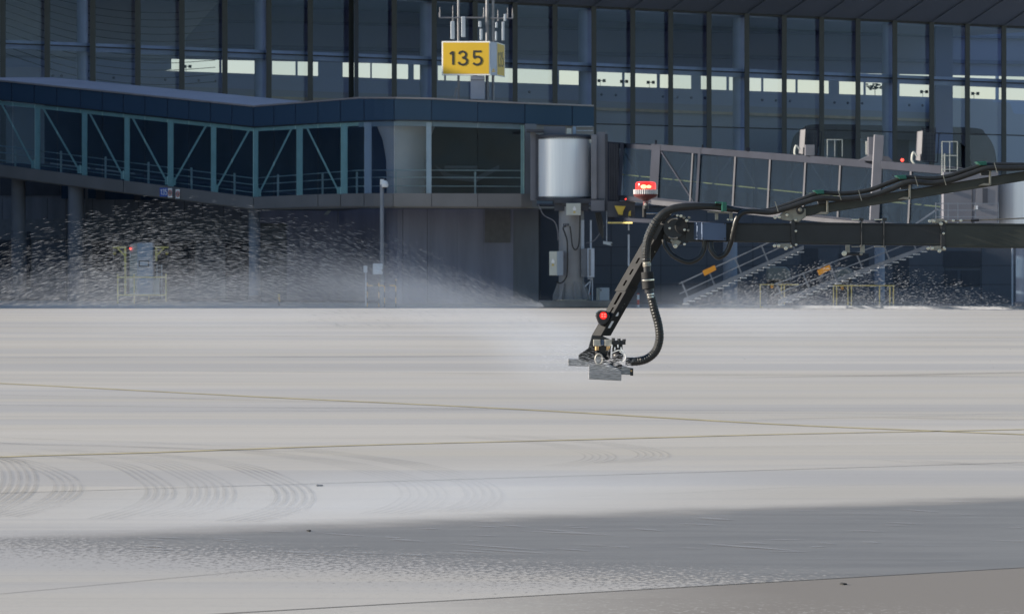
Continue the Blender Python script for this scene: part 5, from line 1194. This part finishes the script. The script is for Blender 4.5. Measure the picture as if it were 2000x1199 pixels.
MB().pp([(1149.5, 726.5), (1214, 728), (1213.5, 743.5), (1149.5, 740.5)], D - .12, .12).build("spray_bar", "plate_wet", o, bevel=.004)
MB().pp([(1186, 706), (1232, 718), (1232, 732), (1190, 730)], D - .02, .08).build("spray_bar", "plate_wet", o, bevel=.003)
MB().rect(1231, 719, 1237, 733.5, D - .03, .1).build("bar_end", "boom_paint", o, bevel=.003); MB().disc(1233, 724, D - .035, 2, .01, 8).build("bolt", "brass", o)

# ------------------------------------------------------------ spray
def spray(name, N, sampler, lb, Yr=(31.8, 35.0), mat='droplet'):
    m = MB(); vs = []; fs = []
    for i in range(N):
        x, y, sl, ln, th = sampler(); Y = random.uniform(*Yr); c = P(x, y, Y); k = Y / F
        d = Vector((1, random.uniform(-.1, .1), -sl)).normalized() * (ln * k / 2); b = len(vs); t = th * k / 2
        u = Vector((0, 0, t)); v = Vector((t * .3, t, 0))
        vs += [c - d, c + d, c + u, c - u, c + v, c - v]
        for e in (0, 1):
            for p, q in ((2, 4), (4, 3), (3, 5), (5, 2)): fs.append((b + e, b + p, b + q))
    m.v = vs; m.f = [list(f) for f in fs]; m.m = [0] * len(fs)
    return tag(m.build(name, mat), lb, "spray", kind='stuff')
etop = poly((-60, 480), (0, 455), (150, 405), (300, 368), (500, 392), (650, 412), (760, 440), (900, 515), (1060, 592))
def left():
    while True:
        x = random.uniform(-20, 1060); yt = etop(x); yb_ = 598 if random.random() < .9 else 640
        y = yt + (yb_ - yt) * random.random() ** .42
        if y > 598 and x < 600: continue
        if random.random() < (.45 if x < 150 else 1.0) * (.9 if x < 950 else .7): break
    sl = .6 * (x - 380) / 560 if x > 380 else .3 * (x - 380) / 380 - .0012 * max(0, y - 480) * (1 if x < 350 else 0)
    sl += random.gauss(0, .035)
    big = max(.35, min(1, (1060 - x) / 500))
    return x, y, sl, random.uniform(7, 17) * (.65 + .35 * big), (.14 + random.expovariate(7.5)) * (.55 + .45 * big)
spray("spray_droplets", 22000, left, "white droplets thrown left from the spray head")
rtop = poly((1300, 604), (1400, 560), (1500, 530), (1620, 505), (1760, 512), (1850, 535), (2010, 596))
def right():
    while True:
        x = random.triangular(1290, 2000, 1560); yt = rtop(x); y = yt + (604 - yt) * random.random() ** .55
        break
    sl = -.45 if x < 1650 else -.1
    sl += random.gauss(0, .25)
    return x, y, sl, random.uniform(3, 8), .2 + random.expovariate(4)
spray("spray_droplets", 5200, right, "white droplets thrown right beyond the spray head")
def nearhead():
    a = random.gauss(2.55, .45); r = random.uniform(5, 120) ** 1.0
    if random.random() < .35: a = random.gauss(.35, .3); r *= .55
    x, y = 1172 + r * math.cos(a), 712 - r * math.sin(a) * .35 + random.gauss(0, 7)
    return x, y, .12 + random.gauss(0, .05) if x < 1172 else -.1 + random.gauss(0, .05), random.uniform(6, 14), random.uniform(.2, .5)
spray("spray_droplets", 420, nearhead, "fine spray streaming from the bars of the spray head", (32.6, 32.84), "droplet_pale")
def fall():
    x = random.uniform(1150, 2000); y = random.uniform(604, 730); return x, y, random.gauss(-.1, .3), random.uniform(1, 3), random.uniform(.5, 1.2)
spray("spray_droplets", 160, fall, "scattered falling droplets before the sunlit concrete")

def mist(name, c, s, dens, lb, rz=0.0, ry=0.0, noise=2.5, col=(0.76, 0.84, 0.97)):
    m = bpy.data.materials.new(name + "_air"); m.use_nodes = True; t = m.node_tree
    for n in list(t.nodes):
        if n.type != 'OUTPUT_MATERIAL': t.nodes.remove(n)
    out = t.nodes[0]; pv = t.nodes.new("ShaderNodeVolumePrincipled"); pv.inputs["Color"].default_value = col + (1,); pv.inputs["Anisotropy"].default_value = .1
    tc = t.nodes.new("ShaderNodeTexCoord"); ln = t.nodes.new("ShaderNodeVectorMath"); ln.operation = 'LENGTH'; t.links.new(tc.outputs["Object"], ln.inputs[0])
    mr = t.nodes.new("ShaderNodeMapRange"); mr.interpolation_type = 'SMOOTHSTEP'; mr.inputs[1].default_value = 1.0; mr.inputs[2].default_value = 0.0
    t.links.new(ln.outputs["Value"], mr.inputs[0])
    nz = t.nodes.new("ShaderNodeTexNoise"); nz.inputs["Scale"].default_value = noise; nz.inputs["Detail"].default_value = 2; t.links.new(tc.outputs["Object"], nz.inputs["Vector"])
    m2 = t.nodes.new("ShaderNodeMapRange"); m2.inputs[1].default_value = .3; m2.inputs[2].default_value = .7; m2.inputs[3].default_value = .35; m2.inputs[4].default_value = 1.0; t.links.new(nz.outputs[0], m2.inputs[0])
    mu = t.nodes.new("ShaderNodeMath"); mu.operation = 'MULTIPLY'; t.links.new(mr.outputs[0], mu.inputs[0]); t.links.new(m2.outputs[0], mu.inputs[1])
    mv = t.nodes.new("ShaderNodeMath"); mv.operation = 'MULTIPLY'; mv.inputs[1].default_value = dens; t.links.new(mu.outputs[0], mv.inputs[0])
    t.links.new(mv.outputs[0], pv.inputs["Density"]); t.links.new(pv.outputs[0], out.inputs["Volume"]); MATS[name + "_air"] = m
    o = MB().ball((0, 0, 0), 1.0, 24).build(name, m, origin=(0, 0, 0)); o.location = c; o.scale = s; o.rotation_euler = (0, ry, rz)
    return tag(o, lb, "mist", kind='stuff')
mist("spray_mist", P(860, 590, 34.5), (1.4, .7, .27), .5, "pale mist where the left spray crosses the kerb", ry=rad(14))
mist("spray_mist", P(400, 575, 34.5), (2.3, .7, .30), .35, "thin mist behind the left droplets")
mist("spray_mist", P(1090, 680, 33.8), (.75, .45, .34), .9, "pale mist round the spray head", ry=rad(10))
mist("spray_mist", P(1420, 598, 34.8), (1.0, .6, .2), .45, "pale mist before the foot of the stairs")
mist("spray_mist", P(1480, 650, 34.0), (1.5, .5, .34), .30, "thin veil drifting right of the spray head")
mist("spray_mist", P(560, 625, 34.0), (2.4, .5, .30), .26, "thin veil low over the far concrete at the left")
mist("spray_mist", P(1650, 615, 34.8), (1.6, .6, .22), .35, "thin mist behind the right droplets")
mist("ground_mist", Vector((-1.0, 48.9, .20)), (6.0, 1.0, .36), .34, "low pale mist lying along the wet edge of the concrete", rz=math.atan(.78), noise=1.5)
